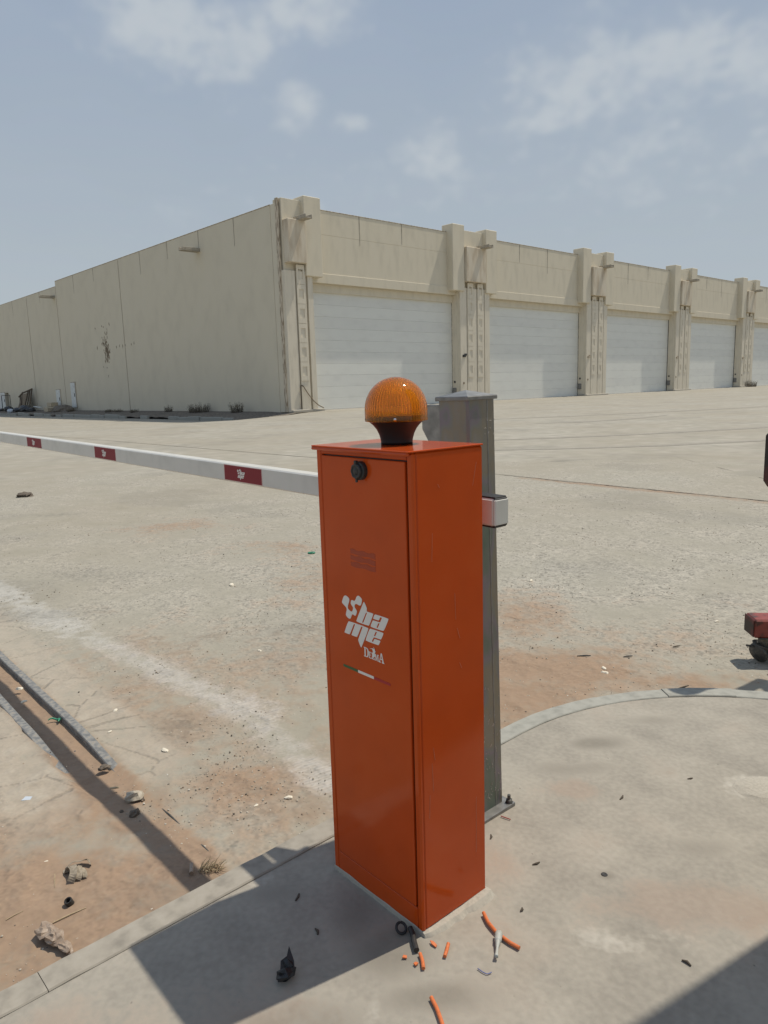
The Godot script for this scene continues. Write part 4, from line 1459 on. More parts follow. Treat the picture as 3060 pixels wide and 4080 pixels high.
# ---------------------------------------------------------------- the steel post behind
func make_post() -> void:
	var t := thing("steel_post", "square zinc-plated steel post with pyramid cap standing behind the orange cabinet", "post", cabw(-0.2134, 0.0, -0.53), CAB_TURN)
	# lean it a degree to the left, as it stands
	t.rotation = (Basis(Vector3.BACK, 0.0165) * Basis(Vector3.UP, CAB_TURN)).get_euler()
	var s := 0.107
	var st := tool()
	box(st, Vector3(-s, 0.0, 0.0), Vector3(0.0, 1.168, s), 0.006)
	var sh := obj("shaft", st, M.zinc, t)
	var weld := tool()
	box(weld, Vector3(-0.0012, 0.0, 0.030), Vector3(0.0008, 1.165, 0.0335), 0.0004)
	obj("weld_seam", weld, M.zinc_plain, sh)
	# cap: folded rim and shallow pyramid
	var c := tool()
	box(c, Vector3(-s - 0.005, 1.160, -0.005), Vector3(0.005, 1.1705, s + 0.005), 0.0015)
	var a := Vector3(-s - 0.004, 1.1706, -0.004)
	var b := Vector3(0.004, 1.1706, -0.004)
	var d := Vector3(0.004, 1.1706, s + 0.004)
	var e := Vector3(-s - 0.004, 1.1706, s + 0.004)
	var top := Vector3(-s * 0.5, 1.186, s * 0.5)
	tri(c, a, b, top, Vector3(0, 1, -0.3))
	tri(c, b, d, top, Vector3(0.3, 1, 0))
	tri(c, d, e, top, Vector3(0, 1, 0.3))
	tri(c, e, a, top, Vector3(-0.3, 1, 0))
	obj("cap", c, M.zinc_plain, t)
	# tapered cradle plate on the flank
	var br := tool()
	prism(br, PackedVector2Array([Vector2(-s + 0.002, 1.148), Vector2(-s - 0.070, 1.150), Vector2(-s - 0.070, 1.085), Vector2(-s - 0.014, 1.002), Vector2(-s + 0.002, 1.000)]), s * 0.88, s * 0.88 + 0.004)
	box(br, Vector3(-s - 0.070, 1.146, s * 0.88 - 0.03), Vector3(-s, 1.150, s * 0.88 + 0.004), 0.001)
	obj("cradle_plate", br, M.zinc_plain, t)
	# base plate and anchor bolts
	var bp := tool()
	box(bp, Vector3(-s - 0.03, -0.004, -0.02), Vector3(0.028, 0.008, s + 0.028), 0.0015)
	obj("base_plate", bp, M.zinc_plain, t)
	for k in [[0.016, -0.006], [0.016, s + 0.014], [-s - 0.016, -0.006], [-s - 0.016, s + 0.014]]:
		var bo := tool()
		lathe(bo, [Vector2(0.0, 0.008), Vector2(0.0115, 0.008), Vector2(0.0115, 0.010), Vector2(0.0092, 0.0101), Vector2(0.0092, 0.018), Vector2(0.0, 0.0185)], 6, Transform3D(Basis(), Vector3(k[0], 0, k[1])))
		tube(bo, [Vector3(k[0], 0.010, k[1]), Vector3(k[0], 0.031, k[1])], 0.0048, 10)
		obj("anchor_bolt", bo, M.cast_iron, t)
	# cement splashes low on the side
	var sp := tool()
	var r := RandomNumberGenerator.new()
	r.seed = 19
	for k in 60:
		var y := 0.04 + absf(r.randfn(0, 0.14))
		var z := r.randf_range(0.006, s - 0.006)
		var l := r.randf_range(0.002, 0.009)
		tube(sp, [Vector3(0.0003, y, z), Vector3(0.0003, y - l, z + l * r.randf_range(-0.7, 0.7))], 0.0006, 4, false)
	for k in 9:
		var y2 := 1.09 + r.randfn(0, 0.012)
		var z2 := 0.035 + r.randfn(0, 0.014)
		tube(sp, [Vector3(0.0003, y2, z2), Vector3(0.0003, y2 + r.randf_range(-0.01, 0.004), z2 + r.randf_range(-0.008, 0.008))], 0.0006, 4, false)
	obj("cement_splash", sp, M.splash, sh).set_meta("kind", "stuff")


# ---------------------------------------------------------------- the old gate track
func make_rails() -> void:
	var names := ["right-hand dark steel edge of the sunken gate track in the sand", "left-hand dark steel edge of the sunken gate track, half buried in dust"]
	for k in 2:
		var s0: float = [0.876, 0.724][k]
		var a1: float = [2.385, 2.54][k]
		var st := tool()
		var nz := noise(140 + k, 2.0, 3)
		var prev := []
		var n := 90
		for i in n + 1:
			var a: float = lerpf(a1, 9.0, float(i) / n)
			var wob := 0.004 * nz.get_noise_1d(a * 0.4)
			var hw := 0.017
			var sink := 0.024 * smoothstep(a1 + 0.55, a1, a) + 0.002 * nz.get_noise_1d(a * 0.6 + 50.0)
			if k == 1:
				sink += 0.005
			var row := []
			for q in [[-hw, -0.06], [-hw, 0.004], [-hw + 0.003, 0.007], [hw - 0.003, 0.007], [hw, 0.004], [hw, -0.06]]:
				var ss: float = s0 + wob + q[0]
				var px := ss * 0.7567 - a * 0.6537
				var pz := -ss * 0.6537 - a * 0.7567
				row.append(Vector3(px, -0.14 + q[1] - sink, pz))
			if i > 0:
				for r in 5:
					var o: Vector3 = Vector3(0.7567, 0.0, -0.6537) * [-1.0, -1.0, 0.0, 1.0, 1.0][r] + Vector3.UP * [0.0, 1.0, 1.0, 1.0, 0.0][r]
					quad(st, prev[r], row[r], row[r + 1], prev[r + 1], o)
			prev = row
		var o2 := obj("track_edge", st, M.steel)
		tag(o2, names[k], "rail", "steel edges of the gate track")
		if k == 0:      # two more lengths of it just break the sand
			for e in [[2.20, 2.03], [1.97, 1.81]]:
				var be := tool()
				var f := Vector3(0.876 * 0.7567 - e[0] * 0.6537, -0.146, -0.876 * 0.6537 - e[0] * 0.7567)
				var g := Vector3(0.879 * 0.7567 - e[1] * 0.6537, -0.1445, -0.879 * 0.6537 - e[1] * 0.7567)
				tube(be, [f, f.lerp(g, 0.5) + Vector3(0, 0.004, 0), g], [0.002, 0.0035, 0.002], 6)
				obj("buried_edge", be, M.cast_iron, o2)


# ---------------------------------------------------------------- red machine on castors, cut by the frame
func make_trolley() -> void:
	var t := thing("red_trolley", "rusty red steel trolley on iron castors standing in the yard beyond the island", "trolley", Vector3(1.67 * LOW, -0.14, -3.20 * LOW), -0.10)
	t.scale = Vector3.ONE * LOW
	part_box("lower_beam", Vector3(-0.012, 0.127, -0.085), Vector3(1.15, 0.214, 0.03), M.red_paint, t, 0.008)
	part_box("cross_beam", Vector3(0.5, 0.13, -0.75), Vector3(0.60, 0.21, -0.085), M.red_paint, t, 0.008)
	part_box("upright", Vector3(0.42, 0.214, -0.075), Vector3(0.52, 1.34, 0.02), M.red_paint, t, 0.006)
	# chamfered counterweight box carried high on the upright, turned a little towards the island
	var hang := t.transform.affine_inverse() * Transform3D(Basis(Vector3.UP, 0.291), Vector3(1.593, 0.0, -2.90))
	var st := tool()
	prism(st, PackedVector2Array([Vector2(0.0, 0.772), Vector2(0.022, 0.745), Vector2(0.46, 0.745), Vector2(0.46, 1.0), Vector2(0.05, 1.0), Vector2(0.0, 0.957)]), -0.10, 0.0, hang)
	obj("weight_box", st, M.rusty_red, t)
	var lid := tool()
	box(lid, Vector3(0.06, 1.0, -0.095), Vector3(0.45, 1.012, -0.005), 0.003, hang)
	obj("weight_lid", lid, M.cast_iron, t)
	var wa := tool()
	tube(wa, [Vector3(0.47, 0.92, -0.03), hang * Vector3(0.40, 0.86, -0.05)], 0.035, 10)
	obj("weight_arm", wa, M.red_paint, t)
	for k in 2:
		var bolt := tool()
		lathe(bolt, [Vector2(0.011, 0.0), Vector2(0.011, 0.006), Vector2(0.0, 0.007)], 8, hang * Transform3D(Basis(Vector3.RIGHT, PI / 2), Vector3(0.030 + 0.012 * k, 0.93 - 0.035 * k, 0.0)))
		obj("bolt", bolt, M.zinc_plain, t)
	var un := t.transform.affine_inverse()
	var drum := tool()
	var ax := Vector3(0.81, 0.0, -0.586)
	var d0 := Vector3(1.585, 1.20, -2.945)
	tube(drum, [un * d0, un * (d0 + ax * 0.012), un * (d0 + ax * 0.035), un * (d0 + ax * 0.06), un * (d0 + ax * 0.30)], [0.02, 0.042, 0.055, 0.060, 0.060], 20)
	tube(drum, [un * (d0 + ax * 0.29), un * (d0 + ax * 0.76)], 0.03, 12)
	obj("drum", drum, M.rusty_red, t)
	# end plate, weld and bolt heads on the beam
	part_box("end_plate", Vector3(-0.016, 0.131, -0.080), Vector3(-0.011, 0.210, 0.026), M.rusty_red, t, 0.002)
	for k in 2:
		var hb := tool()
		lathe(hb, [Vector2(0.009, 0.0), Vector2(0.009, 0.006), Vector2(0.0, 0.0065)], 6, Transform3D(Basis(Vector3.RIGHT, PI / 2), Vector3(0.055 + 0.06 * k, 0.178, 0.0298)))
		obj("bolt_head", hb, M.rusty_red, t)
	part_box("castor_plate", Vector3(0.01, 0.121, -0.075), Vector3(0.14, 0.127, 0.028), M.cast_iron, t, 0.002)
	for cx in [0.085, 1.02]:
		var h := tool()
		lathe(h, [Vector2(0.052, 0.126), Vector2(0.052, 0.116), Vector2(0.043, 0.112), Vector2(0.038, 0.060), Vector2(0.036, 0.040)], 24, Transform3D(Basis(), Vector3(cx - 0.015, 0, -0.02)))
		var hs := obj("castor_stem", h, M.olive_steel, t)
		var rg := tool()
		lathe(rg, [Vector2(0.034, 0.044), Vector2(0.050, 0.052), Vector2(0.060, 0.068), Vector2(0.063, 0.074), Vector2(0.060, 0.075), Vector2(0.054, 0.062), Vector2(0.036, 0.056)], 32, Transform3D(Basis(Vector3.BACK, -0.16), Vector3(cx - 0.03, 0.008, -0.02)))
		obj("collar", rg, M.cast_iron, hs)
		var pin := tool()
		tube(pin, [Vector3(cx - 0.115, 0.082, -0.005), Vector3(cx - 0.06, 0.072, -0.01)], 0.005, 8)
		obj("lock_pin", pin, M.cast_iron, hs)
		for s in [-1.0, 1.0]:
			var wh := tool()
			lathe(wh, [Vector2(0.0, -0.018), Vector2(0.026, -0.018), Vector2(0.030, -0.010), Vector2(0.044, -0.012), Vector2(0.048, -0.004), Vector2(0.048, 0.004), Vector2(0.044, 0.012), Vector2(0.030, 0.012), Vector2(0.022, 0.022), Vector2(0.0, 0.022)], 28, Transform3D(Basis(Vector3.UP, 0.45) * Basis(Vector3.BACK, PI / 2 - 0.35 * s), Vector3(cx - 0.012 + 0.045 * s, 0.047, -0.01)))
			obj("wheel", wh, M.cast_iron, t)


# ---------------------------------------------------------------- along the foot of the side wall
func make_verge_things() -> void:
	# dirt verge with broken kerb stones
	var st := tool()
	var vn := noise(150, 0.8, 4)
	var cols := [0.0, -0.7, -1.5, -2.3, -2.9, -3.15]
	var n := 150
	for i in n + 1:
		for c in cols.size():
			var z := 0.9 - 85.0 * i / n
			var x: float = cols[c]
			var y: float = [0.03, 0.0, -0.03, -0.09, -0.17, -0.24][c] + (0.10 * vn.get_noise_2d(x * 2.0, z) if c > 0 else 0.0)
			if z > -2.0:
				y = lerpf(y, -0.05 - 0.09 * c, smoothstep(-2.0, 0.9, z))
			st.set_uv(Vector2.ZERO)
			st.add_vertex(Vector3(x, y, z))
	for i in n:
		for c in cols.size() - 1:
			var k: int = i * cols.size() + c
			var w: int = cols.size()
			for q in [k, k + 1, k + w + 1, k, k + w + 1, k + w]:
				st.add_index(q)
	st.generate_normals()
	var v := obj("verge", st, M.dirt)
	v.position = HOUSE
	v.rotation.y = HOUSE_TURN
	v.set_meta("kind", "structure")
	var row := Node3D.new()
	row.name = "verge_kerb"
	row.set_meta("kind", "structure")
	add_child(row)
	row.position = HOUSE
	row.rotation.y = HOUSE_TURN
	var kz := 0.4
	var kr := RandomNumberGenerator.new()
	kr.seed = 31
	while kz > -74.0:
		var l := kr.randf_range(0.9, 1.6) if kz > -30.0 else kr.randf_range(1.5, 2.6)
		if kr.randf() < 0.88:
			var s := tool()
			box(s, Vector3(-0.09, -0.3, -l), Vector3(0.09, 0.0, 0.0), 0.03, Transform3D(Basis(Vector3.UP, kr.randfn(0, 0.02)) * Basis(Vector3.RIGHT, kr.randfn(0, 0.012)), Vector3(-3.25 + kr.randfn(0, 0.05), -0.13 + kr.randfn(0, 0.03), kz)))
			obj("kerb_stone", s, M.kerb, row)
		kz -= l + 0.05
	# dry shrubs
	bush("dry_shrub", "small dry shrub, leftmost of the three at the foot of the side wall", housew(-0.75, 0.0, -13.3), 0.55, 0.62, 31)
	bush("dry_shrub", "widest dry shrub at the foot of the side wall, between two smaller ones", housew(-0.8, 0.0, -8.9), 1.35, 0.80, 32)
	bush("dry_shrub", "dark dry shrub nearest the warehouse corner on the side wall", housew(-0.75, 0.0, -4.25), 0.75, 0.90, 33)
	bush("dry_shrub", "brown brushwood clump at the foot of the farthest pillar of the door row", housew(64.4, 0.0, 0.85), 1.25, 1.0, 34)
	# low weeds
	var wz := [-17.5, -20.2, -22.0, -30.2, -48.8]
	for k in wz.size():
		bush("weed_tuft", ["low weed tuft right of the blocks at the foot of the side wall", "low weed tuft below the long joint of the side wall", "small weed tuft left of the long joint of the side wall", "weed tuft beside the earth heap under the taller white side door", "weeds under the bare pipe frame by the side wall"][k], housew(-1.4, -0.02, wz[k]), 0.7, 0.32, 50 + k)
	# leaning frame of poles and sheet
	var f := thing("leaning_frame", "lean-to of old timber poles and brown sheeting against the side wall", "lean-to", housew(-0.2, 0.0, -44.3), HOUSE_TURN)
	for p in [[-2.4, -0.2, -2.6, 1.45], [-1.6, 0.0, -1.8, 1.85], [0.3, 1.0, -0.6, 2.0], [1.4, 2.5, -0.9, 2.05], [0.8, 1.7, 0.9, 2.0]]:
		var s := tool()
		tube(s, [Vector3(-1.1, 0.0, p[1]), Vector3(-0.25, p[3], p[0])], 0.07, 8)
		obj("pole", s, M.wood, f)
	var tb := tool()
	tube(tb, [Vector3(-0.3, 1.38, -2.7), Vector3(-0.3, 1.75, -1.5), Vector3(-0.3, 2.12, 1.6)], 0.08, 8)
	obj("top_rail", tb, M.wood, f)
	var sh := tool()
	var sheet := [Vector2(-1.6, 0.1), Vector2(0.9, 0.1), Vector2(0.2, 1.85), Vector2(-1.2, 1.75)]
	prism(sh, PackedVector2Array(sheet), 0.0, 0.03, Transform3D(Basis(Vector3(0, 0, 1), Vector3(0.35, 0.94, 0).normalized(), Vector3(-0.94, 0.35, 0).normalized()), Vector3(-0.95, 0.0, 0.0)))
	obj("sheet", sh, M.rust_stain, f)
	# bare pipe frame
	var pf := thing("goal_frame", "thin bare pipe frame like a goal beside the dark doorway", "frame", housew(-0.8, 0.0, -50.5), HOUSE_TURN)
	var s3 := tool()
	tube(s3, [Vector3(0, -0.1, 1.5), Vector3(0, 1.6, 1.45), Vector3(0, 1.57, -1.5), Vector3(0, -0.1, -1.55)], 0.035, 8)
	obj("pipe", s3, M.dark, pf)
	# rubbish bags and heaps
	var bags := [[-1.5, -52.4, 0.55, 0.42, "black rubbish bag in front of the open dark doorway"], [-1.6, -49.6, 0.35, 0.30, "small black bag under the bare pipe frame"], [-1.7, -46.9, 0.6, 0.5, "dark grey bag at the left foot of the timber lean-to"], [-1.8, -41.0, 0.75, 0.62, "fullest black rubbish bag right of the timber lean-to"], [-1.8, -39.6, 0.55, 0.42, "flat black bag between the fullest bag and the pale blocks"], [-2.0, -42.6, 0.6, 0.4, "black bag at the right foot of the timber lean-to"]]
	for k in bags.size():
		var s4 := tool()
		lump(s4, Vector3(0, bags[k][3] * 0.45, 0), Vector3(bags[k][2] * 0.8, bags[k][3] * 0.6, bags[k][2]), 60 + k, 0.22, 8, 12)
		lone("rubbish_bag", s4, M.bag, bags[k][4], "rubbish bag", housew(bags[k][0], -0.05, bags[k][1]), HOUSE_TURN, "black bags along the side wall")
	var s5 := tool()
	lump(s5, Vector3(0, 0.1, 0), Vector3(0.32, 0.25, 0.42), 77, 0.3)
	lone("carrier_bag", s5, M.pale_blue, "pale blue carrier bag on the verge below the timber lean-to", "bag", housew(-2.6, -0.1, -43.0), HOUSE_TURN)
	var s6 := tool()
	lump(s6, Vector3(0, 0.0, 0), Vector3(0.9, 0.62, 1.7), 78, 0.16, 9, 16)
	lone("earth_heap", s6, M.dirt, "brown earth heap under the taller white side door", "heap", housew(-1.1, -0.05, -32.8), HOUSE_TURN)
	# pale blocks stacked as rough steps
	var blocks := [[-1.0, 0.0, -36.9, 0.9, "lowest pale concrete block of the rough steps, on the left"], [-1.0, 0.0, -35.6, 0.9, "lowest pale concrete block of the rough steps, on the right"], [-0.8, 0.40, -36.4, 0.95, "upper pale concrete block of the rough steps below the shorter side door"], [-1.7, -0.04, -34.6, 0.7, "pale concrete block lying loose right of the rough steps"]]
	for k in blocks.size():
		var s7 := tool()
		box(s7, Vector3(-0.35, 0.0, -blocks[k][3] * 0.5), Vector3(0.35, 0.38, blocks[k][3] * 0.5), 0.03)
		lone("concrete_block", s7, M.block, blocks[k][4], "block", housew(blocks[k][0], blocks[k][1], blocks[k][2]), HOUSE_TURN + 0.05 * (k - 1), "pale blocks below the side doors")
	var pl := tool()
	box(pl, Vector3(-0.12, 0.30, -0.9), Vector3(0.12, 0.36, 0.9), 0.01, Transform3D(Basis(Vector3.RIGHT, 0.05), Vector3.ZERO))
	lone("pale_board", pl, M.door_white, "pale board lying on the black bags left of the rough steps", "board", housew(-1.4, 0.05, -38.8), HOUSE_TURN)


func bush(called: String, label: String, at: Vector3, wide: float, tall: float, seed_: int) -> void:
	var r := RandomNumberGenerator.new()
	r.seed = seed_
	var t := thing(called, label, "shrub" if called == "dry_shrub" else "weed", at, 0.0, "dry shrubs along the warehouse" if called == "dry_shrub" else "weeds along the side wall")
	var stems := tool()
	var leaves := tool()
	var n := int(95 * wide * (0.6 + tall))
	for k in n:
		var a := r.randf() * TAU
		var base := Vector3(cos(a), 0, sin(a)) * wide * 0.5 * sqrt(r.randf())
		var lean := (base / maxf(wide * 0.5, 0.01)) * r.randf_range(0.1, 0.55) + Vector3(r.randfn(0, 0.15), 0, r.randfn(0, 0.15))
		var l := tall * 0.9 * pow(r.randf_range(0.3, 1.0), 1.3) * (1.0 - 0.4 * base.length() / wide)
		var tip := base + (Vector3.UP + lean).normalized() * l
		var mid := base.lerp(tip, 0.5) + Vector3(r.randfn(0, 0.03), 0.02, r.randfn(0, 0.03))
		tube(stems, [base - Vector3(0, 0.05, 0), mid, tip], [0.008, 0.006, 0.003], 4, false)
		for q in (1 + k % 5):
			var p := base.lerp(tip, r.randf_range(0.3, 1.0)) + Vector3(r.randfn(0, 0.03), r.randfn(0, 0.03), r.randfn(0, 0.03))
			var d := Vector3(r.randfn(), r.randfn() * 0.6 + 0.3, r.randfn()).normalized()
			var s := d.cross(Vector3(r.randfn(), r.randfn(), r.randfn())).normalized()
			var len_ := r.randf_range(0.04, 0.11)
			quad(leaves, p, p + d * len_ * 0.5 + s * len_ * 0.16, p + d * len_, p + d * len_ * 0.5 - s * len_ * 0.16, Vector3.UP)
	obj("stems", stems, M.twig, t)
	obj("leaves", leaves, M.dry_leaf, t)


# ---------------------------------------------------------------- small things lying about
func cable(called: String, pts: Array, radius: float, mat: Material, label: String, category: String, group := "") -> void:
	var st := tool()
	var at := Vector3(pts[0].x, 0.0, pts[0].y)
	var path := []
	var c := Curve3D.new()
	for p in pts:
		c.add_point(Vector3(p.x, radius, p.y) - at)
	for k in pts.size():
		var d: Vector2 = (pts[mini(k + 1, pts.size() - 1)] - pts[maxi(k - 1, 0)]) * 0.22
		c.set_point_in(k, Vector3(-d.x, 0, -d.y))
		c.set_point_out(k, Vector3(d.x, 0, d.y))
	var n := maxi(5, int(c.get_baked_length() / 0.004))
	for k in n + 1:
		path.append(c.sample_baked(c.get_baked_length() * k / n))
	tube(st, path, radius, 10)
	lone(called, st, mat, label, category, at, 0.0, group)


func make_litter() -> void:
	var og := "orange cable offcuts round the foot of the barrier"
	cable("cable_offcut", [Vector2(0.200, -1.506), Vector2(0.206, -1.475), Vector2(0.218, -1.447), Vector2(0.230, -1.430), Vector2(0.245, -1.411), Vector2(0.262, -1.396)], 0.0042, M.orange_cable, "longest curved orange cable offcut, lying under the grey cable gland", "cable", og)
	cable("cable_offcut", [Vector2(0.048, -1.389), Vector2(0.052, -1.37), Vector2(0.053, -1.348)], 0.0040, M.orange_cable, "short orange cable offcut in front of the grey conduit stub", "cable", og)
	cable("cable_offcut", [Vector2(0.111, -1.415), Vector2(0.106, -1.397), Vector2(0.100, -1.379)], 0.0040, M.orange_cable, "short straight orange cable offcut right of the barrier's front corner", "cable", og)
	cable("cable_offcut", [Vector2(0.064, -1.274), Vector2(0.073, -1.248), Vector2(0.080, -1.216), Vector2(0.084, -1.19)], 0.0042, M.orange_cable, "orange cable offcut nearest the bottom edge of the photo", "cable", og)
	for k in 3:
		var p: Vector2 = [Vector2(0.079, -1.418), Vector2(0.015, -1.383), Vector2(0.038, -1.363)][k]
		var st := tool()
		prism(st, PackedVector2Array([Vector2(-0.003, -0.010), Vector2(0.003, -0.008), Vector2(0.004, 0.004), Vector2(0.0, 0.011), Vector2(-0.004, 0.003)] if k == 0 else [Vector2(-0.004, -0.004), Vector2(0.003, -0.005), Vector2(0.005, 0.002), Vector2(-0.002, 0.006)]), 0.0, 0.0025, Transform3D(Basis(Vector3.UP, 0.7 + k) * Basis(Vector3.RIGHT, -PI / 2 + 0.12), Vector3(0, 0.001, 0)))
		lone("cable_shaving", st, M.orange_cable, ["long orange shaving between two short cable offcuts", "orange flake left of the grey conduit stub", "smallest orange flake beside the short cable offcut"][k], "shaving", Vector3(p.x, 0, p.y), 0.0, "orange shavings")
	# grey cable gland: hex body, collar, ribbed tail
	var g := thing("cable_gland", "grey plastic cable gland lying against the long orange offcut", "cable gland", Vector3(0.224, 0.0085, -1.436), atan2(-0.016, 0.067))
	var gb := tool()
	var lie := Transform3D(Basis(Vector3.RIGHT, PI / 2), Vector3.ZERO)
	lathe(gb, [Vector2(0.0, 0.0), Vector2(0.0088, 0.0), Vector2(0.0088, 0.011), Vector2(0.0080, 0.012), Vector2(0.0080, 0.013)], 6, lie)
	obj("hex_body", gb, M.gland, g)
	var gc := tool()
	var prof := [Vector2(0.0078, 0.0125), Vector2(0.0078, 0.022), Vector2(0.0068, 0.024)]
	for k in 6:
		prof.append(Vector2(0.0062 - k * 0.0004, 0.025 + k * 0.0032))
		prof.append(Vector2(0.0050 - k * 0.0004, 0.0266 + k * 0.0032))
	prof.append_array([Vector2(0.0030, 0.046), Vector2(0.0030, 0.061), Vector2(0.0042, 0.063), Vector2(0.0042, 0.069), Vector2(0.0, 0.069)])
	lathe(gc, prof, 18, lie * Transform3D(Basis(), Vector3.ZERO))
	obj("ribbed_tail", gc, M.gland, g)
	# conduit stub and ring by the foot of the cabinet
	cable("conduit_stub", [Vector2(0.030, -1.462), Vector2(0.035, -1.444), Vector2(0.037, -1.42), Vector2(0.041, -1.396)], 0.0062, M.plastic, "dark grey conduit stub poking out from under the barrier's front corner", "conduit")
	var ring := tool()
	var loop := []
	for k in 19:
		loop.append(Vector3(cos(TAU * k / 18.0) * 0.0115, sin(TAU * k / 18.0) * 0.0115, 0))
	tube(ring, loop, 0.0032, 8, false)
	var rg := lone("rubber_ring", ring, M.rubber, "black rubber ring in the shade at the foot of the orange door", "ring", Vector3(0.010, 0.009, -1.460), 0.9)
	rg.rotation = Vector3(-0.9, 0.6, 0)
	cable("blue_wire", [Vector2(0.166, -1.347), Vector2(0.174, -1.338), Vector2(0.183, -1.331), Vector2(0.193, -1.336)], 0.0011, M.blue_wire, "thin blue wire scrap below the grey cable gland", "wire")
	cable("red_wire", [Vector2(0.302, -1.890), Vector2(0.326, -1.872)], 0.0016, M.red_wire, "short red wire beside the base plate of the steel post", "wire")
	# black torn scrap in the shadow
	var sc := tool()
	var rr := RandomNumberGenerator.new()
	prism(sc, PackedVector2Array([Vector2(-0.026, -0.020), Vector2(-0.010, -0.026), Vector2(0.012, -0.020), Vector2(0.020, 0.006), Vector2(0.021, 0.038), Vector2(0.009, 0.020), Vector2(-0.006, 0.016), Vector2(-0.012, 0.002)]), 0.0, 0.003, Transform3D(Basis(Vector3.RIGHT, -PI / 2 + 0.42), Vector3(0, 0.010, 0)))
	lump(sc, Vector3(-0.006, 0.008, 0.012), Vector3(0.021, 0.011, 0.014), 81, 0.45, 5, 8)
	lump(sc, Vector3(0.006, 0.012, -0.004), Vector3(0.013, 0.010, 0.018), 84, 0.5, 5, 7)
	lone("plastic_scrap", sc, M.black, "torn black plastic scrap lying in the cabinet's shadow", "plastic scrap", Vector3(-0.233, 0.004, -1.35), 0.5)
	# twigs and bits on the slab
	var bits := [[0.358, -1.683, 0.022, 0.4, "dark twig on the sunny slab right of the cabinet"], [0.667, -1.969, 0.026, 0.9, "dark splinter in the middle of the sunny slab"], [0.601, -1.348, 0.02, 2.2, "short dark stick near the pillar's shadow on the slab"], [0.26, -1.799, 0.022, 1.3, "bent brown chip close behind the cabinet's right flank"], [0.905, -2.06, 0.018, 0.2, "small dark twig near the right edge of the slab"], [-0.18, -1.47, 0.02, 1.9, "grey stick in the shade by the orange door"], [0.29, -1.52, 0.012, 1.0, "brown crumb above the long orange cable"], [-0.236, -1.585, 0.026, 1.3, "flat grey chip in the shade at the left foot of the barrier"]]
	for b in bits:
		var st := tool()
		tube(st, [Vector3(-b[2] * 0.5, 0.003, 0), Vector3(0, 0.0042, 0.002), Vector3(b[2] * 0.5, 0.003, -0.001)], [0.0018, 0.0032, 0.0016], 7)
		lone("twig", st, M.twig, b[4], "twig", Vector3(b[0], -0.0045, b[1]), b[3], "twigs on the slab")
	# drilled hole with a rim of grit
	var hole := tool()
	lathe(hole, [Vector2(0.009, -0.004), Vector2(0.0066, -0.0012), Vector2(0.0046, -0.001), Vector2(0.004, -0.002), Vector2(0.0, -0.0022)], 14)
	lone("drill_hole", hole, M.dark, "small round dark drill hole in the sunny slab", "hole", Vector3(0.516, 0, -1.635))
	var pat := tool()
	lump(pat, Vector3(0, -0.006, 0), Vector3(0.11, 0.016, 0.075), 90, 0.10, 10, 20)
	lone("cement_lump", pat, M.mortar, "flat pale cement lump stuck to the slab by the right edge of the photo", "cement lump", Vector3(1.11, 0, -1.99))
	# ---- on the sand
	var strap := tool()
	# a stiff band folded over itself in loops, with torn ends
	var loops := [[0.0, 0.026, 0.060, 0.020, 0.0], [0.014, 0.016, 0.052, 0.016, 0.5], [0.028, 0.012, 0.046, 0.012, 1.1]]
	for l in loops:
		var sp := []
		for k in 17:
			var u := k / 16.0
			sp.append(Vector3(l[0] - 0.018 + 0.010 * sin(u * 5.0 + l[4]), 0.004 + l[1] * sin(PI * minf(u * 1.25, 1.0)) * (1.0 - 0.3 * u), lerpf(0.038, -0.030, u) * (l[2] / 0.06) + 0.006 * sin(u * 9.0 + l[4])))
		strip(strap, sp, l[3], 0.0016, Vector3(1.0, 0.25 - l[4] * 0.5, 0.15))
	strip(strap, [Vector3(-0.03, 0.004, -0.035), Vector3(-0.012, 0.012, -0.042), Vector3(0.012, 0.010, -0.040), Vector3(0.030, 0.016, -0.030), Vector3(0.036, 0.004, -0.016)], 0.016, 0.0014, Vector3(0.1, 0.5, 1.0))
	lone("crumpled_rag", strap, M.cloth, "crumpled grey-brown rag lying on the red sand", "rag", Vector3(-0.901, -0.135, -1.889), 0.4)
	var pipe := tool()
	lathe(pipe, [Vector2(0.0062, 0.0), Vector2(0.0105, 0.0), Vector2(0.0105, 0.018), Vector2(0.0065, 0.018), Vector2(0.006, 0.002)], 18)
	var pp := lone("pipe_piece", pipe, M.plastic, "short dark pipe piece standing on the red sand below the rag", "pipe", Vector3(-0.870, -0.139, -1.766))
	pp.rotation = Vector3(0.35, 0.2, 0.25)
	straw("straw_stalk", "long straw stalk on the red sand near the kerb", Vector2(-0.86, -1.644), Vector2(-0.796, -1.695), 0.0016)
	straw("straw_stalk", "thin straw stalk left of the crumpled rag", Vector2(-0.938, -1.835), Vector2(-0.914, -1.779), 0.0010)
	straw("straw_stalk", "short straw stalk at the left edge of the photo on the sand", Vector2(-0.985, -1.66), Vector2(-0.955, -1.69), 0.0010)
	var wr := tool()
	lump(wr, Vector3(0, 0.012, 0), Vector3(0.034, 0.015, 0.020), 83, 0.34, 9, 14)
	lump(wr, Vector3(-0.042, 0.010, 0.004), Vector3(0.030, 0.013, 0.022), 86, 0.38, 8, 12)
	lump(wr, Vector3(0.046, 0.008, -0.004), Vector3(0.030, 0.009, 0.013), 87, 0.38, 8, 12)
	lone("wrapper", wr, M.film, "crinkled brownish plastic wrapper against the kerb at lower left", "wrapper", Vector3(-0.847, -0.132, -1.623), -0.75)
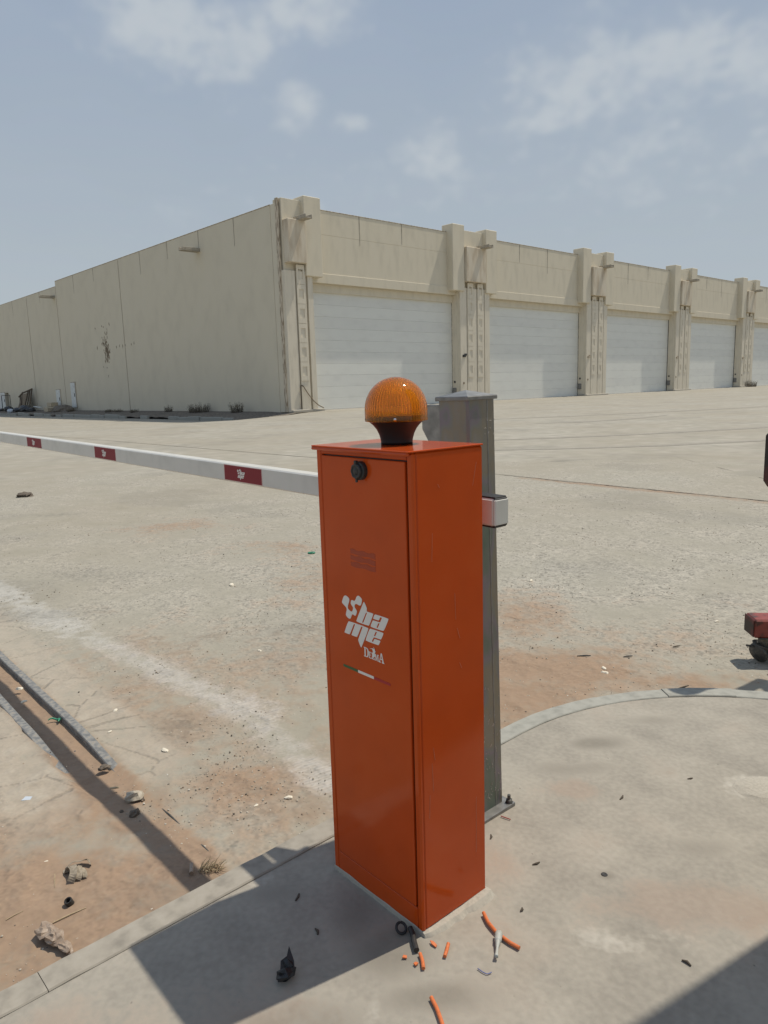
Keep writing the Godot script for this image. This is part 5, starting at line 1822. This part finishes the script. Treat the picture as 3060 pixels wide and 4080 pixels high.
	var rocks := [[-0.844, -2.215, 0.034, 0.02, "pale angular rock at the end of the steel track edge", 0], [-0.812, -2.119, 0.02, 0.014, "dark clod in the boom arm's shadow below the pale rock", 1], [-0.815, -2.205, 0.009, 0.007, "brown pebble touching the pale rock", 1], [-1.02, -2.42, 0.022, 0.009, "flat brown stone in the sunken gate track", 1], [-0.86, -2.14, 0.008, 0.006, "small dark pebble left of the dark clod", 1]]
	for k in rocks.size():
		var st := tool()
		lump(st, Vector3(0, rocks[k][3] * 0.5, 0), Vector3(rocks[k][2], rocks[k][3], rocks[k][2] * 0.8), 95 + k, 0.35, 6, 9)
		lone("rock", st, M.stone if rocks[k][5] == 0 else M.dark_stone, rocks[k][4], "rock", Vector3(rocks[k][0] * LOW, -0.145, rocks[k][1] * LOW), k * 1.3, "loose stones in the sand")
	var chips := [[-1.676, -3.156, 0.018, "white chip in the sand of the gate track at the left edge"], [-1.586, -3.010, 0.016, "white flake in the gate track below the left-edge chip"], [-1.147, -2.892, 0.015, "white oval pebble right of the steel track edge"], [-0.836, -2.531, 0.018, "pale flat stone between the track and the lime streak"], [-0.336, -2.187, 0.015, "yellowish shell fragment on the sand left of the cabinet"], [-0.435, -2.149, 0.009, "small white chip left of the yellowish shell"], [-1.051, -4.848, 0.028, "white stick-like chip far left on the gravel"], [-0.651, -3.552, 0.016, "white chip on the gravel left of the orange door"], [-0.988, -1.895, 0.008, "white crumb above the crumpled rag"], [-1.10, -2.70, 0.010, "cream chip below the white oval pebble"], [0.982, -3.185, 0.018, "upper of two white chips on the red sand beyond the kerb"], [0.970, -3.132, 0.02, "lower of two white chips on the red sand beyond the kerb"], [1.771, -3.788, 0.016, "white chip left of the red trolley"], [0.961, -4.729, 0.02, "white chip on the gravel right of the white boom end"]]
	for k in chips.size():
		var st := tool()
		var s: float = chips[k][2]
		lump(st, Vector3(0, s * 0.22, 0), Vector3(s, s * 0.34, s * 0.55), 120 + k, 0.3, 5, 8)
		lone("pale_chip", st, M.shell, chips[k][3], "stone chip", Vector3(chips[k][0] * LOW, -0.142, chips[k][1] * LOW), k * 0.8, "white chips on the yard")
	var blk := [[0.934, -3.341, 0.034, "left of two thin black strips on the red sand beyond the kerb"], [1.137, -3.317, 0.024, "right of two thin black strips on the sand beyond the kerb"], [1.412, -3.429, 0.022, "dark stub of stick left of the castor"], [1.248, -2.946, 0.034, "brown bark strip touching the far kerb"]]
	for k in blk.size():
		var st := tool()
		var l: float = blk[k][2]
		tube(st, [Vector3(-l, 0.004, 0), Vector3(0, 0.007, 0.004), Vector3(l, 0.004, -0.002)], [0.0022, 0.0036, 0.0018], 7)
		lone("dark_strip", st, M.twig if k > 1 else M.black, blk[k][3], "scrap", Vector3(blk[k][0] * LOW, -0.14, blk[k][1] * LOW), 0.15 * k, "dark scraps beyond the kerb")
	var sl := tool()
	box(sl, Vector3(-0.015, 0.0, -0.004), Vector3(0.015, 0.005, 0.004), 0.0015)
	lone("wood_sliver", sl, M.straw, "pale wood sliver in the gate track beside the pale rock", "wood sliver", Vector3(-0.960, -0.140, -2.347), 0.2)
	var gs := tool()
	var gl := []
	for k in 9:
		var a := -0.6 + 2.6 * k / 8.0
		gl.append(Vector3(cos(a) * 0.03, 0.008 + 0.004 * sin(k * 1.2), -sin(a) * 0.026))
	tube(gs, gl, [0.002, 0.005, 0.006, 0.006, 0.005, 0.004, 0.004, 0.003, 0.002], 6)
	lone("green_strap", gs, M.green_plastic, "green plastic strap curled in the sunken gate track", "strap", Vector3(-1.425, -0.155, -2.908), 0.5)
	var gr := tool()
	var gp := []
	for k in 17:
		gp.append(Vector3(cos(TAU * k / 16.0) * 0.026, 0.006, sin(TAU * k / 16.0) * 0.02))
	tube(gr, gp, 0.006, 6, false)
	lone("green_ring", gr, M.green_plastic, "small green ring on the gravel left of the orange cabinet", "ring", Vector3(-0.609, -0.140, -5.931))
	var bt := tool()
	lump(bt, Vector3(0, 0.02, 0), Vector3(0.11, 0.04, 0.09), 133, 0.5, 8, 12)
	lone("black_clod", bt, M.dark_stone, "black clod on the yard at the left edge below the boom arm", "clod", Vector3(-4.923, -0.140, -10.003))
	var pb := tool()
	prism(pb, PackedVector2Array([Vector2(-0.016, -0.006), Vector2(0.012, -0.010), Vector2(0.018, 0.004), Vector2(-0.004, 0.010)]), 0.0, 0.002, Transform3D(Basis(Vector3.RIGHT, -PI / 2 + 0.25), Vector3(0, 0.004, 0)))
	lone("plastic_flake", pb, M.pale_blue, "pale blue plastic flake on the sand at the left edge", "plastic scrap", Vector3(-1.237, -0.140, -2.292), 0.3)
	# frayed fibre tuft and brown tube tucked against the kerb
	var tf := thing("fibre_tuft", "frayed tuft of dry fibres against the kerb where the arm's shadow ends", "debris", Vector3(-0.524, -0.140, -1.889))
	var fr := tool()
	rr.seed = 12
	for k in 46:
		var b2 := Vector3(rr.randf_range(-0.035, 0.03), 0.002, rr.randf_range(-0.012, 0.012))
		var d2 := Vector3(rr.randf_range(0.2, 1.0), rr.randf_range(0.15, 0.9), rr.randfn(0, 0.35)).normalized() * rr.randf_range(0.02, 0.05)
		tube(fr, [b2, b2 + d2 * 0.5 + Vector3(0, 0.004, 0), b2 + d2], [0.0012, 0.001, 0.0005], 4, false)
	obj("fibres", fr, M.straw, tf)
	var tb := tool()
	tube(tb, [Vector3(-0.016, 0.012, -0.012), Vector3(0.012, 0.010, 0.014)], 0.0062, 10)
	lone("brown_tube", tb, M.film, "short brown tube leaning on the frayed fibre tuft by the kerb", "tube", Vector3(-0.573, -0.138, -1.882), -0.6)


func straw(called: String, label: String, a: Vector2, b: Vector2, radius: float) -> void:
	var st := tool()
	var at := Vector3(a.x * LOW, -0.14, a.y * LOW)
	var d := Vector3(b.x - a.x, 0, b.y - a.y) * LOW
	tube(st, [Vector3(0, 0.003, 0), d * 0.5 + Vector3(0, 0.005, 0), d + Vector3(0, 0.004, 0)], [radius, radius, radius * 0.6], 6)
	lone(called, st, M.straw, label, "straw", at, 0.0, "straw stalks on the sand")


func strip(st: SurfaceTool, path: Array, wide: float, thick: float, side: Vector3) -> void:
	# a flat band bent along a path
	var prev := []
	for k in path.size():
		var d: Vector3 = (path[mini(k + 1, path.size() - 1)] - path[maxi(k - 1, 0)]).normalized()
		var w := (side - d * side.dot(d)).normalized()
		var n := w.cross(d).normalized()
		var row := [path[k] + w * wide * 0.5 + n * thick * 0.5, path[k] - w * wide * 0.5 + n * thick * 0.5, path[k] - w * wide * 0.5 - n * thick * 0.5, path[k] + w * wide * 0.5 - n * thick * 0.5]
		if k > 0:
			for r in 4:
				var o: Vector3 = [n, -w, -n, w][r]
				quad(st, prev[r], row[r], row[(r + 1) % 4], prev[(r + 1) % 4], o)
		prev = row


func make_pebbles() -> void:
	# loose gravel: too many to count, thinning out with distance and near the smooth skins
	var shapes := []
	for k in 3:
		var st := tool()
		lump(st, Vector3(0, 0.25, 0), Vector3(1.0, 0.55, 0.75), 200 + k, 0.35, 4, 7)
		shapes.append(st.commit())
	var pr := RandomNumberGenerator.new()
	pr.seed = 77
	var patch := noise(210, 0.9, 4)
	var tones := [lin(0.44, 0.40, 0.33), lin(0.36, 0.32, 0.25), lin(0.12, 0.105, 0.085), lin(0.27, 0.2, 0.145), lin(0.55, 0.52, 0.45)]
	for k in 5:
		var xf := []
		var tries := 0
		var want: int = [6500, 5200, 1700, 3600, 1300][k]
		while xf.size() < want and tries < want * 6:
			tries += 1
			var d := 1.3 + 7.5 * pow(pr.randf(), 1.7)
			var az := pr.randf_range(-0.62, 0.62)
			var x := d * sin(az)
			var z := -d * cos(az)
			if island_inside(Vector2(x, z)):
				continue
			var n := patch.get_noise_2d(x * 1.4, z * 1.4)
			if pr.randf() > 0.35 + 1.1 * n + (0.25 if x > -0.9 else 0.0):
				continue
			var s := across(x, z) / LOW
			if s > 0.5 and s < 1.08 and along(x, z) > 2.4 and pr.randf() < 0.85:
				continue
			var r := 0.0013 + 0.0028 * pow(pr.randf(), 4.0) * (1.0 + 0.12 * d)
			if k == 2 and pr.randf() < 0.012:
				r *= 2.2
			xf.append(Transform3D(Basis(Vector3.UP, pr.randf() * TAU).scaled(Vector3(r, r, r)), Vector3(x, yard_height(x, z) - 0.0005, z)))
		var mm := MultiMesh.new()
		mm.transform_format = MultiMesh.TRANSFORM_3D
		mm.mesh = shapes[k % 3]
		mm.instance_count = xf.size()
		for i in xf.size():
			mm.set_instance_transform(i, xf[i])
		var o := MultiMeshInstance3D.new()
		o.name = numbered("gravel")
		o.multimesh = mm
		o.material_override = plain(tones[k], 0.95)
		add_child(o, true)
		o.set_meta("kind", "stuff")
		tag(o, ["loose pale gravel grains on the yard", "loose beige gravel grains on the yard", "loose dark gravel grains on the yard", "loose reddish gravel grains on the yard", "loose white gravel grains on the yard"][k], "gravel")


func island_inside(p: Vector2) -> bool:
	var axis := Vector2(-0.741, 0.671)
	var c := Vector2(1.12, -1.66)
	var q := p - c
	var a := q.dot(axis)
	var s := absf(q.dot(Vector2(-0.671, -0.741)))
	return s < 1.075 if a > 0.0 else q.length() < 1.075
